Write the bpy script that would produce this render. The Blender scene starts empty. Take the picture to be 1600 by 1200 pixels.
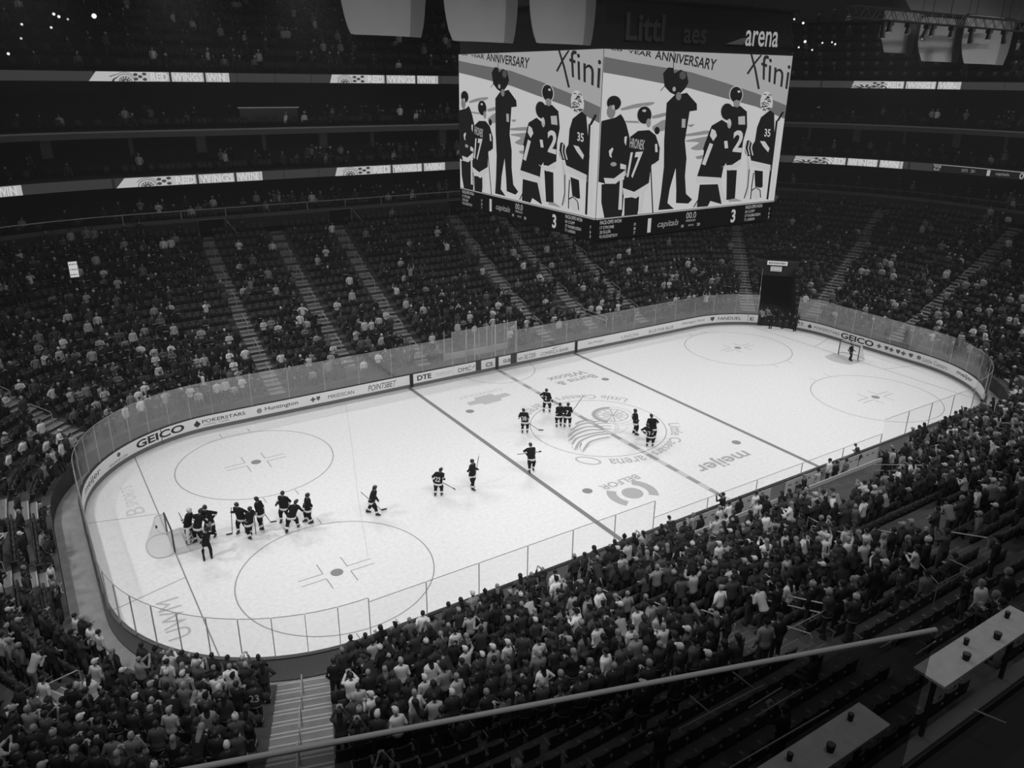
import bpy, math, random
import numpy as np
from mathutils import Vector, Matrix
PI = math.pi
D = bpy.data
S = bpy.context.scene
COL = S.collection
# ------------------------------------------------------------------ camera
CAM = np.array([-31.1073, -37.2103, 21.7502]); YAW, PIT, ROL, FPX = 0.9948956, -0.37146452, 0.01132212, 1219.76
def cam_axes():
    cy, sy, cp, sp, cr, sr = math.cos(YAW), math.sin(YAW), math.cos(PIT), math.sin(PIT), math.cos(ROL), math.sin(ROL)
    f = np.array([cy*cp, sy*cp, sp]); rt = np.array([sy, -cy, 0.0]); u = np.cross(rt, f)
    return cr*rt+sr*u, -sr*rt+cr*u, f
AR, AU, AF = cam_axes()
cam = D.objects.new('camera', D.cameras.new('camera')); COL.objects.link(cam)
cam.data.sensor_width = 36; cam.data.lens = FPX/1600*36; cam.data.clip_end = 400; cam.data.clip_start = 0.1
cam.matrix_world = Matrix(((AR[0], AU[0], -AF[0], CAM[0]), (AR[1], AU[1], -AF[1], CAM[1]), (AR[2], AU[2], -AF[2], CAM[2]), (0, 0, 0, 1)))
S.camera = cam
# ------------------------------------------------------------------ world and exposure
w = D.worlds.new('world'); S.world = w; w.use_nodes = True
w.node_tree.nodes['Background'].inputs[0].default_value = (1, 1, 1, 1)
w.node_tree.nodes['Background'].inputs[1].default_value = 0.08
vs = w.node_tree.nodes.new('ShaderNodeVolumeScatter'); vs.inputs['Density'].default_value = 0.00055; vs.inputs['Anisotropy'].default_value = 0.2; w.node_tree.links.new(vs.outputs[0], w.node_tree.nodes['World Output'].inputs['Volume'])
S.view_settings.view_transform = 'Standard'; S.view_settings.look = 'None'
S.view_settings.gamma = 1; S.view_settings.use_curve_mapping = False; S.view_settings.exposure = 0.0
# ------------------------------------------------------------------ arena lamps above the ice, plus added fill lamps
LAMPS = [(x, y, 0.6*x, ty) for x in (-29, -19, -9.5, 9.5, 19, 29) for y, ty in ((-26, -3.0), (28.5, 0))]+[(x, y, 0.5*x, 0.2*y) for x in (-42, 42) for y in (-8, 8)]
LAMP_Z = 29.8; LAMP_W = 660
def lamp(x, y, z, p, sx, sy, spread, tx, ty):
    l = D.lights.new('rink_or_fill_light', 'AREA'); l.shape = 'RECTANGLE'; l.size = sx; l.size_y = sy; l.energy = p; l.spread = math.radians(spread)
    o = D.objects.new('rink_or_fill_light', l); o.location = (x, y, z); COL.objects.link(o)
    o.rotation_euler = Vector((tx-x, ty-y, -z)).to_track_quat('-Z', 'Y').to_euler(); return o
for x, y, tx, ty in LAMPS: lamp(x, y, LAMP_Z-0.3, LAMP_W, 3, 1.0, 86, tx, ty)
FILL = [(x, y, 230) for x in (-45, -15, 15, 45) for y in (-20, 0, 20)]+[(x, -37, 520) for x in (-42, -20, 4)]  # unseen fill lamps, added to lift the darkest tones and the near rail
for x, y, pw in FILL: lamp(x, y, 34.9, pw, 4, 4, 180, x, y+.001)
# ------------------------------------------------------------------ helpers
def at(px, py, ax, v):
    d = (px-800)/FPX*AR-(py-600)/FPX*AU+AF; return CAM+d*((v-CAM[ax])/d[ax])
def pj(p):
    d = np.asarray(p, float)-CAM; w_ = d@AF
    return (800+FPX*(d@AR)/w_, 600-FPX*(d@AU)/w_, w_)
HX, HY, RR = 30.48, 12.955, 8.53
LX, LY, LA = 2*(HX-RR), 2*(HY-RR), RR*PI/2
SEG = [LX, LA, LY, LA, LX, LA, LY, LA]; STOT = sum(SEG)
def ppt(s, d=0.0):
    """point on the rink outline (clockwise from the far left), offset d outwards"""
    s %= STOT; i = 0
    while s > SEG[i] and i < 7: s -= SEG[i]; i += 1
    ax, ay = HX-RR, HY-RR
    if i == 0: return (-ax+s, HY+d)
    if i == 2: return (HX+d, ay-s)
    if i == 4: return (ax-s, -HY-d)
    if i == 6: return (-HX-d, -ay+s)
    c = {1: (ax, ay, 90), 3: (ax, -ay, 0), 5: (-ax, -ay, -90), 7: (-ax, ay, 180)}[i]
    a = math.radians(c[2])-s/RR
    return (c[0]+(RR+d)*math.cos(a), c[1]+(RR+d)*math.sin(a))
def pdir(s):
    a = ppt(s-.01); b = ppt(s+.01); t = np.array([b[0]-a[0], b[1]-a[1]]); t /= np.hypot(*t); return t, np.array([-t[1], t[0]])
def s_at(px, z, d=0.0, lo=0.0, hi=72.0, n=3000):
    best = (1e9, 0)
    for k in range(n+1):
        s = lo+(hi-lo)*k/n; x, y = ppt(s, d); q = pj((x, y, z))
        if q[2] > 1 and abs(q[0]-px) < best[0]: best = (abs(q[0]-px), s)
    return best[1]
def sdist(x, y):
    cx = min(max(x, -(HX-RR)), HX-RR); cy = min(max(y, -(HY-RR)), HY-RR); return math.hypot(x-cx, y-cy)-RR
def bowl_z(d):
    t = d-1.55; return 0.9+0.38*t+0.006*t*t if t > 0 else 0.0

def tag(o, label=None, cat=None, group=None, kind=None):
    if label: o['label'] = label
    if cat: o['category'] = cat
    if group: o['group'] = group
    if kind: o['kind'] = kind
    return o
def empty(name, loc=(0, 0, 0), rz=0.0, parent=None):
    o = D.objects.new(name, None); COL.objects.link(o); o.location = loc; o.rotation_euler = (0, 0, rz); o.empty_display_size = .1
    if parent: o.parent = parent
    return o
MATS = {}
def M(name, g, rough=.75, spec=.3, nz=0.0, nscale=8.0, emit=0.0, metal=0.0, bump=0.0):
    if name in MATS: return MATS[name]
    m = D.materials.new(name); m.use_nodes = True; nt = m.node_tree; b = nt.nodes['Principled BSDF']
    b.inputs['Base Color'].default_value = (g, g, g, 1); b.inputs['Roughness'].default_value = rough
    b.inputs['Specular IOR Level'].default_value = spec; b.inputs['Metallic'].default_value = metal
    if nz or bump:
        tc = nt.nodes.new('ShaderNodeTexCoord'); n = nt.nodes.new('ShaderNodeTexNoise'); n.inputs['Scale'].default_value = nscale; n.inputs['Detail'].default_value = 4
        nt.links.new(tc.outputs['Object'], n.inputs['Vector'])
        if nz:
            r = nt.nodes.new('ShaderNodeMapRange'); r.inputs[1].default_value = .3; r.inputs[2].default_value = .7
            r.inputs[3].default_value = g*(1-nz); r.inputs[4].default_value = g*(1+nz)
            nt.links.new(n.outputs['Fac'], r.inputs[0]); nt.links.new(r.outputs[0], b.inputs['Base Color'])
        if bump:
            bp = nt.nodes.new('ShaderNodeBump'); bp.inputs['Strength'].default_value = bump; nt.links.new(n.outputs['Fac'], bp.inputs['Height']); nt.links.new(bp.outputs[0], b.inputs['Normal'])
    if emit:
        b.inputs['Emission Color'].default_value = (1, 1, 1, 1); b.inputs['Emission Strength'].default_value = emit
    MATS[name] = m; return m
def E(v):
    return M('self_lit_%03d' % round(v*1000), 0.0, .9, 0.0, emit=v)
def MG(g):
    return M('paint_%03d' % round(g*1000), g, .6, .2)
def glass_mat(name, fac, tint=1.0):
    m = D.materials.new(name); m.use_nodes = True; nt = m.node_tree; nt.nodes.clear()
    out = nt.nodes.new('ShaderNodeOutputMaterial'); mx = nt.nodes.new('ShaderNodeMixShader'); t = nt.nodes.new('ShaderNodeBsdfTransparent'); g = nt.nodes.new('ShaderNodeBsdfGlossy')
    t.inputs[0].default_value = (tint, tint, tint, 1); g.inputs['Roughness'].default_value = .12; g.inputs[0].default_value = (1, 1, 1, 1)
    mx.inputs[0].default_value = fac; nt.links.new(t.outputs[0], mx.inputs[1]); nt.links.new(g.outputs[0], mx.inputs[2]); nt.links.new(mx.outputs[0], out.inputs[0])
    MATS[name] = m; return m
class MB:
    def __init__(s): s.v = []; s.f = []; s.m = []
    def add(s, v, f, m=0):
        o = len(s.v); s.v += [tuple(map(float, p)) for p in v]; s.f += [tuple(i+o for i in q) for q in f]; s.m += [m]*len(f)
    def box(s, c, d, rz=0.0, m=0):
        x, y, z = d[0]/2, d[1]/2, d[2]/2; ca, sa = math.cos(rz), math.sin(rz); v = []
        for a, b, e in ((-x, -y, -z), (x, -y, -z), (x, y, -z), (-x, y, -z), (-x, -y, z), (x, -y, z), (x, y, z), (-x, y, z)):
            v.append((c[0]+a*ca-b*sa, c[1]+a*sa+b*ca, c[2]+e))
        s.add(v, [(3, 2, 1, 0), (4, 5, 6, 7), (0, 1, 5, 4), (1, 2, 6, 5), (2, 3, 7, 6), (3, 0, 4, 7)], m)
    def tube(s, pts, r, n=8, m=0, cap=True):
        """pts: list of 3-D points; r: radius or list"""
        pts = [Vector(p) for p in pts]; rs = r if isinstance(r, (list, tuple)) else [r]*len(pts); rings = []; v = []
        up = Vector((0, 0, 1))
        for i, p in enumerate(pts):
            t = (pts[min(i+1, len(pts)-1)]-pts[max(i-1, 0)]).normalized()
            a = t.cross(up)
            if a.length < .15: a = t.cross(Vector((1, 0, 0)))
            a.normalize(); b = a.cross(t)
            for k in range(n):
                q = 2*PI*k/n; v.append(p+a*(math.cos(q)*rs[i])+b*(math.sin(q)*rs[i]))
        f = [(i*n+k, i*n+(k+1) % n, (i+1)*n+(k+1) % n, (i+1)*n+k) for i in range(len(pts)-1) for k in range(n)]
        if cap: f += [tuple(range(n))[::-1], tuple((len(pts)-1)*n+k for k in range(n))]
        s.add(v, f, m)
    def loft(s, rings, m=0, cap=True):
        n = len(rings[0]); v = [p for r in rings for p in r]
        f = [(i*n+k, i*n+(k+1) % n, (i+1)*n+(k+1) % n, (i+1)*n+k) for i in range(len(rings)-1) for k in range(n)]
        if cap: f += [tuple(range(n))[::-1], tuple((len(rings)-1)*n+k for k in range(n))]
        s.add(v, f, m)
    def ball(s, c, r, n=10, h=6, m=0):
        rx, ry, rz = r if isinstance(r, (list, tuple)) else (r, r, r); rings = []
        for i in range(1, h):
            a = PI*i/h; rings.append([(c[0]+rx*math.sin(a)*math.cos(2*PI*k/n), c[1]+ry*math.sin(a)*math.sin(2*PI*k/n), c[2]-rz*math.cos(a)) for k in range(n)])
        s.loft(rings, m)
    def mesh(s, name, mats):
        me = D.meshes.new(name); me.from_pydata(s.v, [], s.f)
        mats = mats if isinstance(mats, (list, tuple)) else [mats]
        for q in mats: me.materials.append(q)
        if len(mats) > 1: me.polygons.foreach_set('material_index', s.m)
        me.update(); return me
    def build(s, name, mats, parent=None, smooth=False):
        me = s.mesh(name, mats); o = D.objects.new(name, me); COL.objects.link(o)
        if smooth: me.polygons.foreach_set('use_smooth', [True]*len(me.polygons))
        if parent: o.parent = parent
        return o
def struct(o): o['kind'] = 'structure'; return o
# ---- lettering
TXT = {}
def text2d(t, bold=0.0, shear=0.0):
    """outline of a word as flat triangles/quads normalised to 0..1 in both directions"""
    k = (t, bold, shear)
    if k in TXT: return TXT[k]
    c = D.curves.new('lettering', 'FONT'); c.body = t; c.offset = bold; c.shear = shear; c.resolution_u = 3
    o = D.objects.new('lettering', c); COL.objects.link(o); dg = bpy.context.evaluated_depsgraph_get(); dg.update()
    me = o.evaluated_get(dg).to_mesh(); v = np.array([p.co[:2] for p in me.vertices]); f = [tuple(p.vertices) for p in me.polygons]
    o.evaluated_get(dg).to_mesh_clear(); D.objects.remove(o); D.curves.remove(c)
    lo, hi = v.min(0), v.max(0); asp = (hi[0]-lo[0])/(hi[1]-lo[1]); v = (v-lo)/(hi-lo)
    TXT[k] = (v, f, asp); return TXT[k]
def poly2(pts): return (np.array(pts, float), [tuple(range(len(pts)))])
def disc2(c, r, n=24, r2=None): return poly2([(c[0]+r*math.cos(2*PI*k/n), c[1]+(r2 or r)*math.sin(2*PI*k/n)) for k in range(n)])
def arc2(c, r0, r1, a0=0.0, a1=360.0, n=64):
    v = []; f = []
    for k in range(n+1):
        a = math.radians(a0+(a1-a0)*k/n); v += [(c[0]+r0*math.cos(a), c[1]+r0*math.sin(a)), (c[0]+r1*math.cos(a), c[1]+r1*math.sin(a))]
    for k in range(n): f.append((2*k, 2*k+1, 2*k+3, 2*k+2))
    return np.array(v), f
def stroke2(pts, wd):
    pts = np.array(pts, float); ws = wd if isinstance(wd, (list, tuple)) else [wd]*len(pts); v = []
    for i in range(len(pts)):
        t = pts[min(i+1, len(pts)-1)]-pts[max(i-1, 0)]; t = t/(np.hypot(*t)+1e-9); n = np.array([-t[1], t[0]]); v += [pts[i]+n*ws[i]/2, pts[i]-n*ws[i]/2]
    return np.array(v), [(2*i, 2*i+1, 2*i+3, 2*i+2) for i in range(len(pts)-1)]
def crv(pts, n=6):
    """Catmull-Rom through the points"""
    p = [np.array(q, float) for q in pts]; p = [2*p[0]-p[1]]+p+[2*p[-1]-p[-2]]; o = []
    for i in range(1, len(p)-2):
        for k in range(n):
            t = k/n; a, b, c, d = p[i-1:i+3]; o.append(.5*((2*b)+(-a+c)*t+(2*a-5*b+4*c-d)*t*t+(-a+3*b-3*c+d)*t**3))
    return o+[p[-2]]
# ------------------------------------------------------------------ the ice
ice_m = M('ice', .72, .42, .35, nz=.06, nscale=5.0)
g = MB(); ring = [ppt(STOT*k/240, .02) for k in range(240)]
g.add([(x, y, 0) for x, y in ring]+[(x, y, -.3) for x, y in ring], [tuple(range(240))[::-1], tuple(range(240, 480))]+[(k, (k+1) % 240, 240+(k+1) % 240, 240+k) for k in range(240)])
ice = struct(g.build('floor_ice', ice_m))
def on_ice(name, shapes, g, z=.004):
    b = MB()
    for v, f in shapes: b.add([(p[0], p[1], z) for p in v], f)
    return b.build(name, MG(g), ice)
def rect2(x0, y0, x1, y1): return poly2([(x0, y0), (x1, y0), (x1, y1), (x0, y1)])
for sx in (-1, 1): on_ice('blue_line', [rect2(sx*7.62, -12.94, sx*7.92, 12.94)], .20)
on_ice('centre_line', [rect2(-.15, -12.94, .15, 12.94)], .52)
k = -12.9; sh = []
while k < 12.5: sh.append(rect2(-.15, k, .15, k+.95)); k += 1.75
sh += [rect2(-.17, -12.94, -.15, 12.94), rect2(.15, -12.94, .17, 12.94)]
on_ice('centre_line_squares', sh, .30, .006)
on_ice('centre_circle', [arc2((0, 0), 4.54, 4.6)], .33)
on_ice('referee_crease', [arc2((0, 12.94), 3.02, 3.08, 180, 360)], .36)
for sx in (-1, 1):
    for sy in (-1, 1):
        cx, cy = sx*21.03, sy*6.7
        sh = [arc2((cx, cy), 4.54, 4.6)]
        for a in (-1, 1):
            for hx in (-.9, .9): sh.append(rect2(cx+hx-.025, cy+a*4.57, cx+hx+.025, cy+a*5.2))
            for b in (-1, 1):
                sh += [rect2(cx+a*.6, cy+b*.23-.025, cx+a*1.8, cy+b*.23+.025), rect2(cx+a*.6-.025, cy+b*.23, cx+a*.6+.025, cy+b*1.12)]
        on_ice('faceoff_circle', sh, .30)
        on_ice('faceoff_spot', [disc2((cx, cy), .3)], .24)
        on_ice('faceoff_spot', [disc2((sx*6.1, sy*6.7), .3)], .24)
    x = sx*27.13; yb = HY-RR+math.sqrt(RR**2-(27.13-(HX-RR))**2)-.02
    on_ice('goal_line', [rect2(x-.03, -yb, x+.03, yb)], .24)
    v = [(x, -1.22), (x, 1.22)]+[(x-sx*1.83*math.cos(math.radians(t))*1.0, 1.83*math.sin(math.radians(t))) for t in range(42, -43, -6)]
    on_ice('goal_crease', [poly2(v)], .47, .003)
    on_ice('crease_edge', [stroke2(v[1:]+[v[0]], .05)], .34, .005)
    on_ice('trapezoid_line', [stroke2([(x, a*3.35), (sx*30.46, a*4.27)], .05) for a in (-1, 1)], .30)
on_ice('ice_seam', [stroke2([(-12.9, 12.9), (-14.71, 7.33), (-17.51, -.76), (-19.28, -6.27)], .03)], .55, .007)
def ice_text(t, cx, cy, wd, ht, g=.40, rot=180, bold=.0, shear=0.0):
    v, f, _ = text2d(t, bold, shear); a = math.radians(rot); q = (v-.5)*[wd, ht]
    return on_ice('ice_lettering', [(np.stack([cx+q[:, 0]*math.cos(a)-q[:, 1]*math.sin(a), cy+q[:, 0]*math.sin(a)+q[:, 1]*math.cos(a)], 1), f)], g, .005)
ice_text('meijer', 3.35, -8.05, 4.4, 1.35, .36, bold=.02)
ice_text('BELFOR', -3.85, -6.88, 2.8, .6, .40, bold=.02)
on_ice('ice_logo', [disc2((-4.08, -8.25), .62), arc2((-4.08, -8.3), .95, 1.5, 135, 215), arc2((-4.08, -8.2), .95, 1.5, -45, 50)], .40)
ice_text('CHEVROLET', -3.8, 9.15, 3.7, .45, .50)
on_ice('ice_logo', [poly2([(-5.6, 7.6), (-4.7, 7.55), (-4.55, 7.2), (-3.1, 7.25), (-2.95, 7.65), (-1.95, 7.75), (-2.1, 8.35), (-3.0, 8.3), (-3.15, 8.75), (-4.6, 8.7), (-4.75, 8.25), (-5.5, 8.2)])], .46)
ice_text('Burns &', 4.1, 7.75, 3.7, .85, .38, bold=.025); ice_text('Wilcox', 4.0, 8.85, 3.6, .85, .38, bold=.025)
ice_text('UWM', -28.2, -6.2, 3.0, .95, .46, rot=90); ice_text('SPORTS', -28.15, 6.2, 2.6, .6, .58, rot=90); ice_text('B', -28.15, 4.3, .8, .9, .55, rot=90)
def arc_text(t, r, a0, a1, h, g, inward=True, bold=.01):
    """letters laid round the centre circle from angle a0 to a1 (degrees), tops outward or inward"""
    v, f, _ = text2d(t, bold); an = np.radians(a0+(a1-a0)*v[:, 0]); rr = r+h*(1-v[:, 1] if inward else v[:, 1])
    return on_ice('ice_lettering', [(np.stack([rr*np.cos(an), rr*np.sin(an)], 1), f)], g, .005)
arc_text('Little Caesars', 4.85, 28, 86, .8, .42); arc_text('arena', 4.85, 103, 132, .7, .46)
arc_text('Little Caesars', 4.85, -26, -86, .8, .42, False); arc_text('arena', 4.85, 265, 239, .7, .42, False)
c_ = (-3.72, -3.72)
on_ice('ice_logo', [stroke2([(c_[0]+.8*math.cos(math.radians(t))*.6-.3*math.sin(math.radians(t)), c_[1]-.8*math.cos(math.radians(t))*.75-.3*math.sin(math.radians(t))) for t in range(0, 361, 15)], .13)], .44, .005)
# winged wheel crest at centre ice, traced and laid flat on the ice
def cw(x, y): p = at(860+x/6.957, 600+y/6.957, 2, 0); return (p[0], p[1])
WC = (2.07, .93)
sh = [arc2(WC, 1.02, 1.1), arc2(WC, 1.42, 1.47), arc2(WC, .27, .31), disc2(WC, .2), arc2(WC, .62, .66)]
for k in range(12):
    a = 2*PI*k/12; sh.append(stroke2([(WC[0]+.3*math.cos(a), WC[1]+.3*math.sin(a)), (WC[0]+1.02*math.cos(a), WC[1]+1.02*math.sin(a))], .08))
on_ice('crest_wheel', sh, .40, .005)
on_ice('crest_tyre', [arc2(WC, 1.15, 1.42, 60, 215)], .34, .0055)
fe = [([(650, 575), (520, 600), (420, 640), (355, 735)], 22), ([(640, 540), (480, 560), (330, 620), (270, 715)], 24), ([(600, 520), (450, 540), (290, 590), (235, 660)], 24),
      ([(560, 500), (420, 500), (280, 550), (205, 620)], 24), ([(540, 470), (400, 465), (270, 510), (195, 575)], 22), ([(520, 440), (400, 425), (290, 460), (220, 510)], 18), ([(500, 415), (400, 395), (320, 410), (270, 440)], 14),
      ([(650, 400), (560, 400), (480, 410)], 12), ([(660, 430), (580, 425), (510, 430)], 12), ([(660, 460), (600, 455), (540, 460)], 12), ([(660, 490), (610, 487), (560, 490)], 12)]
on_ice('crest_wing', [stroke2([cw(*p) for p in crv(c)], [.06]+[.19 if n > 12 else .12]*(len(crv(c))-2)+[.05]) for c, n in fe], .37, .0052)
on_ice('crest_outline', [stroke2([cw(*p) for p in crv(c)], .05) for c in (
    [(650, 590), (500, 630), (400, 690), (350, 745), (325, 690), (340, 640)], [(340, 640), (290, 725), (245, 700), (235, 650)], [(235, 650), (195, 625), (210, 590)], [(210, 590), (190, 570), (240, 490), (330, 420), (480, 380), (640, 385)],
    [(640, 385), (700, 440), (710, 490), (660, 540)], [(640, 370), (720, 440), (740, 490), (690, 545), (650, 590)], [(740, 450), (850, 440), (890, 425)], [(700, 545), (780, 520), (840, 470)])], .48, .0054)

# ------------------------------------------------------------------ boards and glass
white = M('board_white', .9, .4, .3); kick = M('kick_plate', .17, .5, .2); cap = M('board_cap', .03, .4, .3); alu = M('aluminium', .45, .35, .5, metal=.3)
backm = M('board_back', .22, .6, .2); GL = glass_mat('rink_glass', .105, .96)
GLN = glass_mat('rink_glass_near', .02, .985)
post_dark = M('post_dark', .45, .5, .3)
def sweep(b, s0, s1, prof, step=.6, m=0, cap=True):
    """profile [(d,z),...] swept along the rink outline"""
    n = max(1, int(math.ceil((s1-s0)/step))); R_ = []
    for k in range(n+1):
        s = s0+(s1-s0)*k/n; R_.append([(*ppt(s, d), z) for d, z in prof])
    b.loft(R_, m, cap)
GAPS = [(s_at(1183, 0), s_at(1243, 0))]
TG0, TG1 = GAPS[0]
def boards(name, label, s0, s1, ztop, glass=True, gm=None, pane=2.44, pm=None):
    e = empty(name); tag(e, label, 'rink boards'); x0, y0 = ppt((s0+s1)/2); e.location = (x0, y0, 0)
    def bl(b, n, m, smooth=False):
        b.v = [(p[0]-x0, p[1]-y0, p[2]) for p in b.v]; return b.build(n, m, e, smooth)
    b = MB(); sweep(b, s0, s1, [(0, .26), (0, 1.03), (.10, 1.03), (.10, 0.0), (.04, 0), (.04, .26)]); bl(b, 'board_panel', [white])
    b = MB(); sweep(b, s0, s1, [(-.012, 0.002), (-.012, .26), (.04, .26), (.04, .002)]); bl(b, 'kick_plate', [kick])
    b = MB(); sweep(b, s0, s1, [(-.015, 1.03), (-.015, 1.075), (.16, 1.075), (.16, 1.03)]); bl(b, 'cap_rail', [cap])
    b = MB(); sweep(b, s0, s1, [(.101, .02), (.101, 1.02), (.15, 1.02), (.15, .02)]); bl(b, 'board_back', [backm])
    if glass:
        n = max(1, round((s1-s0)/pane))
        for k in range(n):
            a, c = s0+(s1-s0)*k/n, s0+(s1-s0)*(k+1)/n
            zt = ztop if not callable(ztop) else ztop((a+c)/2)
            b = MB(); sweep(b, a+.02, c-.02, [(.055, 1.075), (.055, zt), (.07, zt), (.07, 1.075)], step=.5); bl(b, 'glass_pane', [gm or GL])
            b = MB(); sweep(b, a+.02, c-.02, [(.050, zt), (.050, zt+.018), (.075, zt+.018), (.075, zt)], step=.5); bl(b, 'glass_edge', [MG(.30)])
            b = MB(); x, y = ppt(a, .075); b.box((x, y, (1.07+zt)/2), (.026, .05, zt-1.07), math.atan2(*pdir(a)[0][::-1])); bl(b, 'glass_post', [pm or alu])
    return e
S_ = dict(far1=(0, 17.95), pen=(20.1, 23.2), far2=(23.9, LX))
zf = lambda s: 3.4
sP0, sP1 = 21.95-4.0, 21.95+1.95
bd = {}
bd['far_left'] = boards('rink_boards', 'white rink boards with tall glass along the far side left of the penalty box', 0.0, sP0, 3.3)
bd['pen'] = boards('rink_boards', 'short white rink boards with tall glass in front of the penalty boxes', sP0+.02, sP1-.02, 3.75, pane=1.15)
bd['far_right'] = boards('rink_boards', 'white rink boards with glass along the far side right of the penalty box', sP1, LX, 3.0)
bd['far_corner'] = boards('rink_boards', 'white curved rink boards with glass left of the tunnel opening', LX+.01, TG0, 2.95)
bd['right_end'] = boards('rink_boards', 'white curved rink boards with glass behind the right goal', TG1, LX+2*LA+LY, 3.15, pane=1.83)
sN0 = LX+2*LA+LY
sB0, sB1 = sN0+(HX-RR)-11.7, sN0+(HX-RR)+7.0   # bench opening
bd['near_right'] = boards('rink_boards', 'rink boards with clear glass on the near side right of the benches', sN0+.01, sB0, 2.7, gm=GLN, pm=post_dark)
bd['bench'] = boards('rink_boards', 'low rink boards in front of the players benches', sB0+.01, sB1, 1.75, gm=GLN, pane=3.6, pm=post_dark)
bd['near_left'] = boards('rink_boards', 'rink boards with clear glass on the near side left of the benches', sB1+.01, sN0+LX, 2.7, gm=GLN, pm=post_dark)
bd['near_corner'] = boards('rink_boards', 'curved rink boards with clear glass in the near left corner', sN0+LX+.01, sN0+LX+LA, 2.9, gm=GLN, pane=1.22, pm=post_dark)
bd['left_end'] = boards('rink_boards', 'curved rink boards with glass behind the left goal', sN0+LX+LA+.01, STOT-.01, 3.3, pane=1.4)
def ad(par, shapes, s0, z0, sw, sh, g=.06, d=-.006):
    """lettering/shape in 0..1 coordinates laid on the ice-side face of the boards"""
    b = MB(); ox, oy = bd[par].location[:2]
    for v, f in shapes:
        b.add([(*(np.array(ppt(s0+p[0]*sw, d))-(ox, oy)), z0+p[1]*sh) for p in v], f)
    return b.build('board_decal', MG(g), bd[par])
def adt(par, t, px0, px1, z0, z1, g=.05, bold=.0, shear=0.0, lo=0.0, hi=72.0):
    a, c = s_at(px0, (z0+z1)/2, 0, lo, hi), s_at(px1, (z0+z1)/2, 0, lo, hi); v, f, _ = text2d(t, bold, shear); return ad(par, [(v, f)], a, z0, c-a, z1-z0, g)
LEFT = dict(lo=-20, hi=3)
adt('left_end', 'meijer', 133, 157, .40, .86, .10, .01, 0, lo=-13.6, hi=0); adt('left_end', 'NHLSHOP.COM', 171, 199, .34, .5, .06, 0, 0, **LEFT)
ad('left_end', [disc2((.5, .5), .5, 10)], s_at(183, .7, 0, **LEFT), .60, .3, .28, .12)
adt('left_end', 'GEICO', 213, 288, .40, .90, .035, .03, 0, **LEFT); adt('far_left', 'POKERSTARS', 316, 383, .56, .80, .05, .01, 0, -6, 20); adt('far_left', 'CASINO · POKER', 318, 358, .38, .48, .12, 0, 0, -6, 20)
def spade(): return [disc2((.28, .42), .27, 14), disc2((.72, .42), .27, 14), poly2([(.5, 1), (.05, .5), (.95, .5)]), poly2([(.5, .45), (.68, 0), (.32, 0)])]
ad('left_end', spade(), s_at(303, .6, 0, **LEFT), .38, .42, .48, .05)
adt('far_left', 'Huntington', 414, 466, .45, .82, .10, .01); ad('far_left', [disc2((.5, .5), .5, 6), ], s_at(401, .6), .42, .38, .40, .30)
def shield(): return [poly2([(0, 1), (1, 1), (1, .5), (.5, 0), (0, .5)])]
def cross(): return [poly2([(.33, 0), (.67, 0), (.67, .33), (1, .33), (1, .67), (.67, .67), (.67, 1), (.33, 1), (.33, .67), (0, .67), (0, .33), (.33, .33)])]
ad('far_left', cross(), s_at(485, .6), .47, .36, .34, .10); ad('far_left', shield(), s_at(494.5, .6), .47, .27, .34, .16)
adt('far_left', 'MIKIDSCAN', 513, 553, .46, .74, .08); adt('far_left', 'POINTSBET', 575, 619, .40, .84, .06, 0, .25)
adt('far_left', 'DTE', 652, 674, .44, .84, .05, .03); adt('far_left', 'THE HENRY FORD', 680, 706, .62, .72, .35); adt('far_left', 'COMMUNITY', 682, 704, .46, .54, .45); adt('far_left', 'DMC', 716, 736, .42, .76, .05, .0)
ad('far_left', [poly2([(0, 0), (1, .8), (.7, 1), (0, .5)])], s_at(738, .6), .5, .3, .3, .45)
adt('pen', 'CS', 759, 770, .40, .76, .05, .02); adt('pen', 'GUE', 786, 798, .44, .74, .06, .02)
adt('far_right', 'HT', 810, 817, .42, .62, .06, .01); adt('far_right', 'SELTZER', 819, 837, .40, .78, .12); adt('far_right', 'COMERICA BANK', 845, 888, .38, .68, .16)
ad('far_right', [stroke2([(0, 0), (.3, .7), (1, 1)], [.1, .35, .05])], s_at(862, .8), .75, 1.1, .16, .3)
adt('far_right', 'the Kroger', 919, 944, .48, .76, .22); adt('far_right', 'UNION', 971, 997, .40, .70, .35); adt('far_right', 'BLUE FOR BLUE', 1014, 1052, .42, .70, .2)
adt('far_corner', 'Michigan First', 1066, 1101, .5, .78, .14, 0); adt('far_corner', 'FANDUEL', 1122, 1158, .48, .78, .08, .01); ad('far_corner', shield(), s_at(1110, .6), .42, .42, .42, .09)
adt('far_corner', 'E', 1172, 1178, .42, .74, .09, .02)
adt('right_end', 'RE', 1246, 1256, .62, .82, .10, .01); adt('right_end', 'MART', 1246, 1256, .46, .56, .15); ad('right_end', spade(), s_at(1262, .6), .42, .42, .42, .06)
adt('right_end', 'POKERSTARS', 1272, 1312, .5, .76, .12); adt('right_end', 'GEICO', 1314, 1365, .36, .88, .035, .03)
for i, px in enumerate((1370, 1382, 1389, 1400, 1408, 1420)): ad('right_end', cross() if i % 2 == 0 else shield(), s_at(px, .6), .45, .42 if i % 2 == 0 else .36, .36, .12)
adt('right_end', 'Little Caesars', 1442, 1480, .46, .80, .16); ad('right_end', [disc2((.5, .5), .5, 12)], s_at(1432, .6), .50, .4, .34, .22)
adt('right_end', 'meijer', 1495, 1519, .44, .86, .11, .02); adt('right_end', 'E', 1529, 1536, .42, .76, .3)
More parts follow.
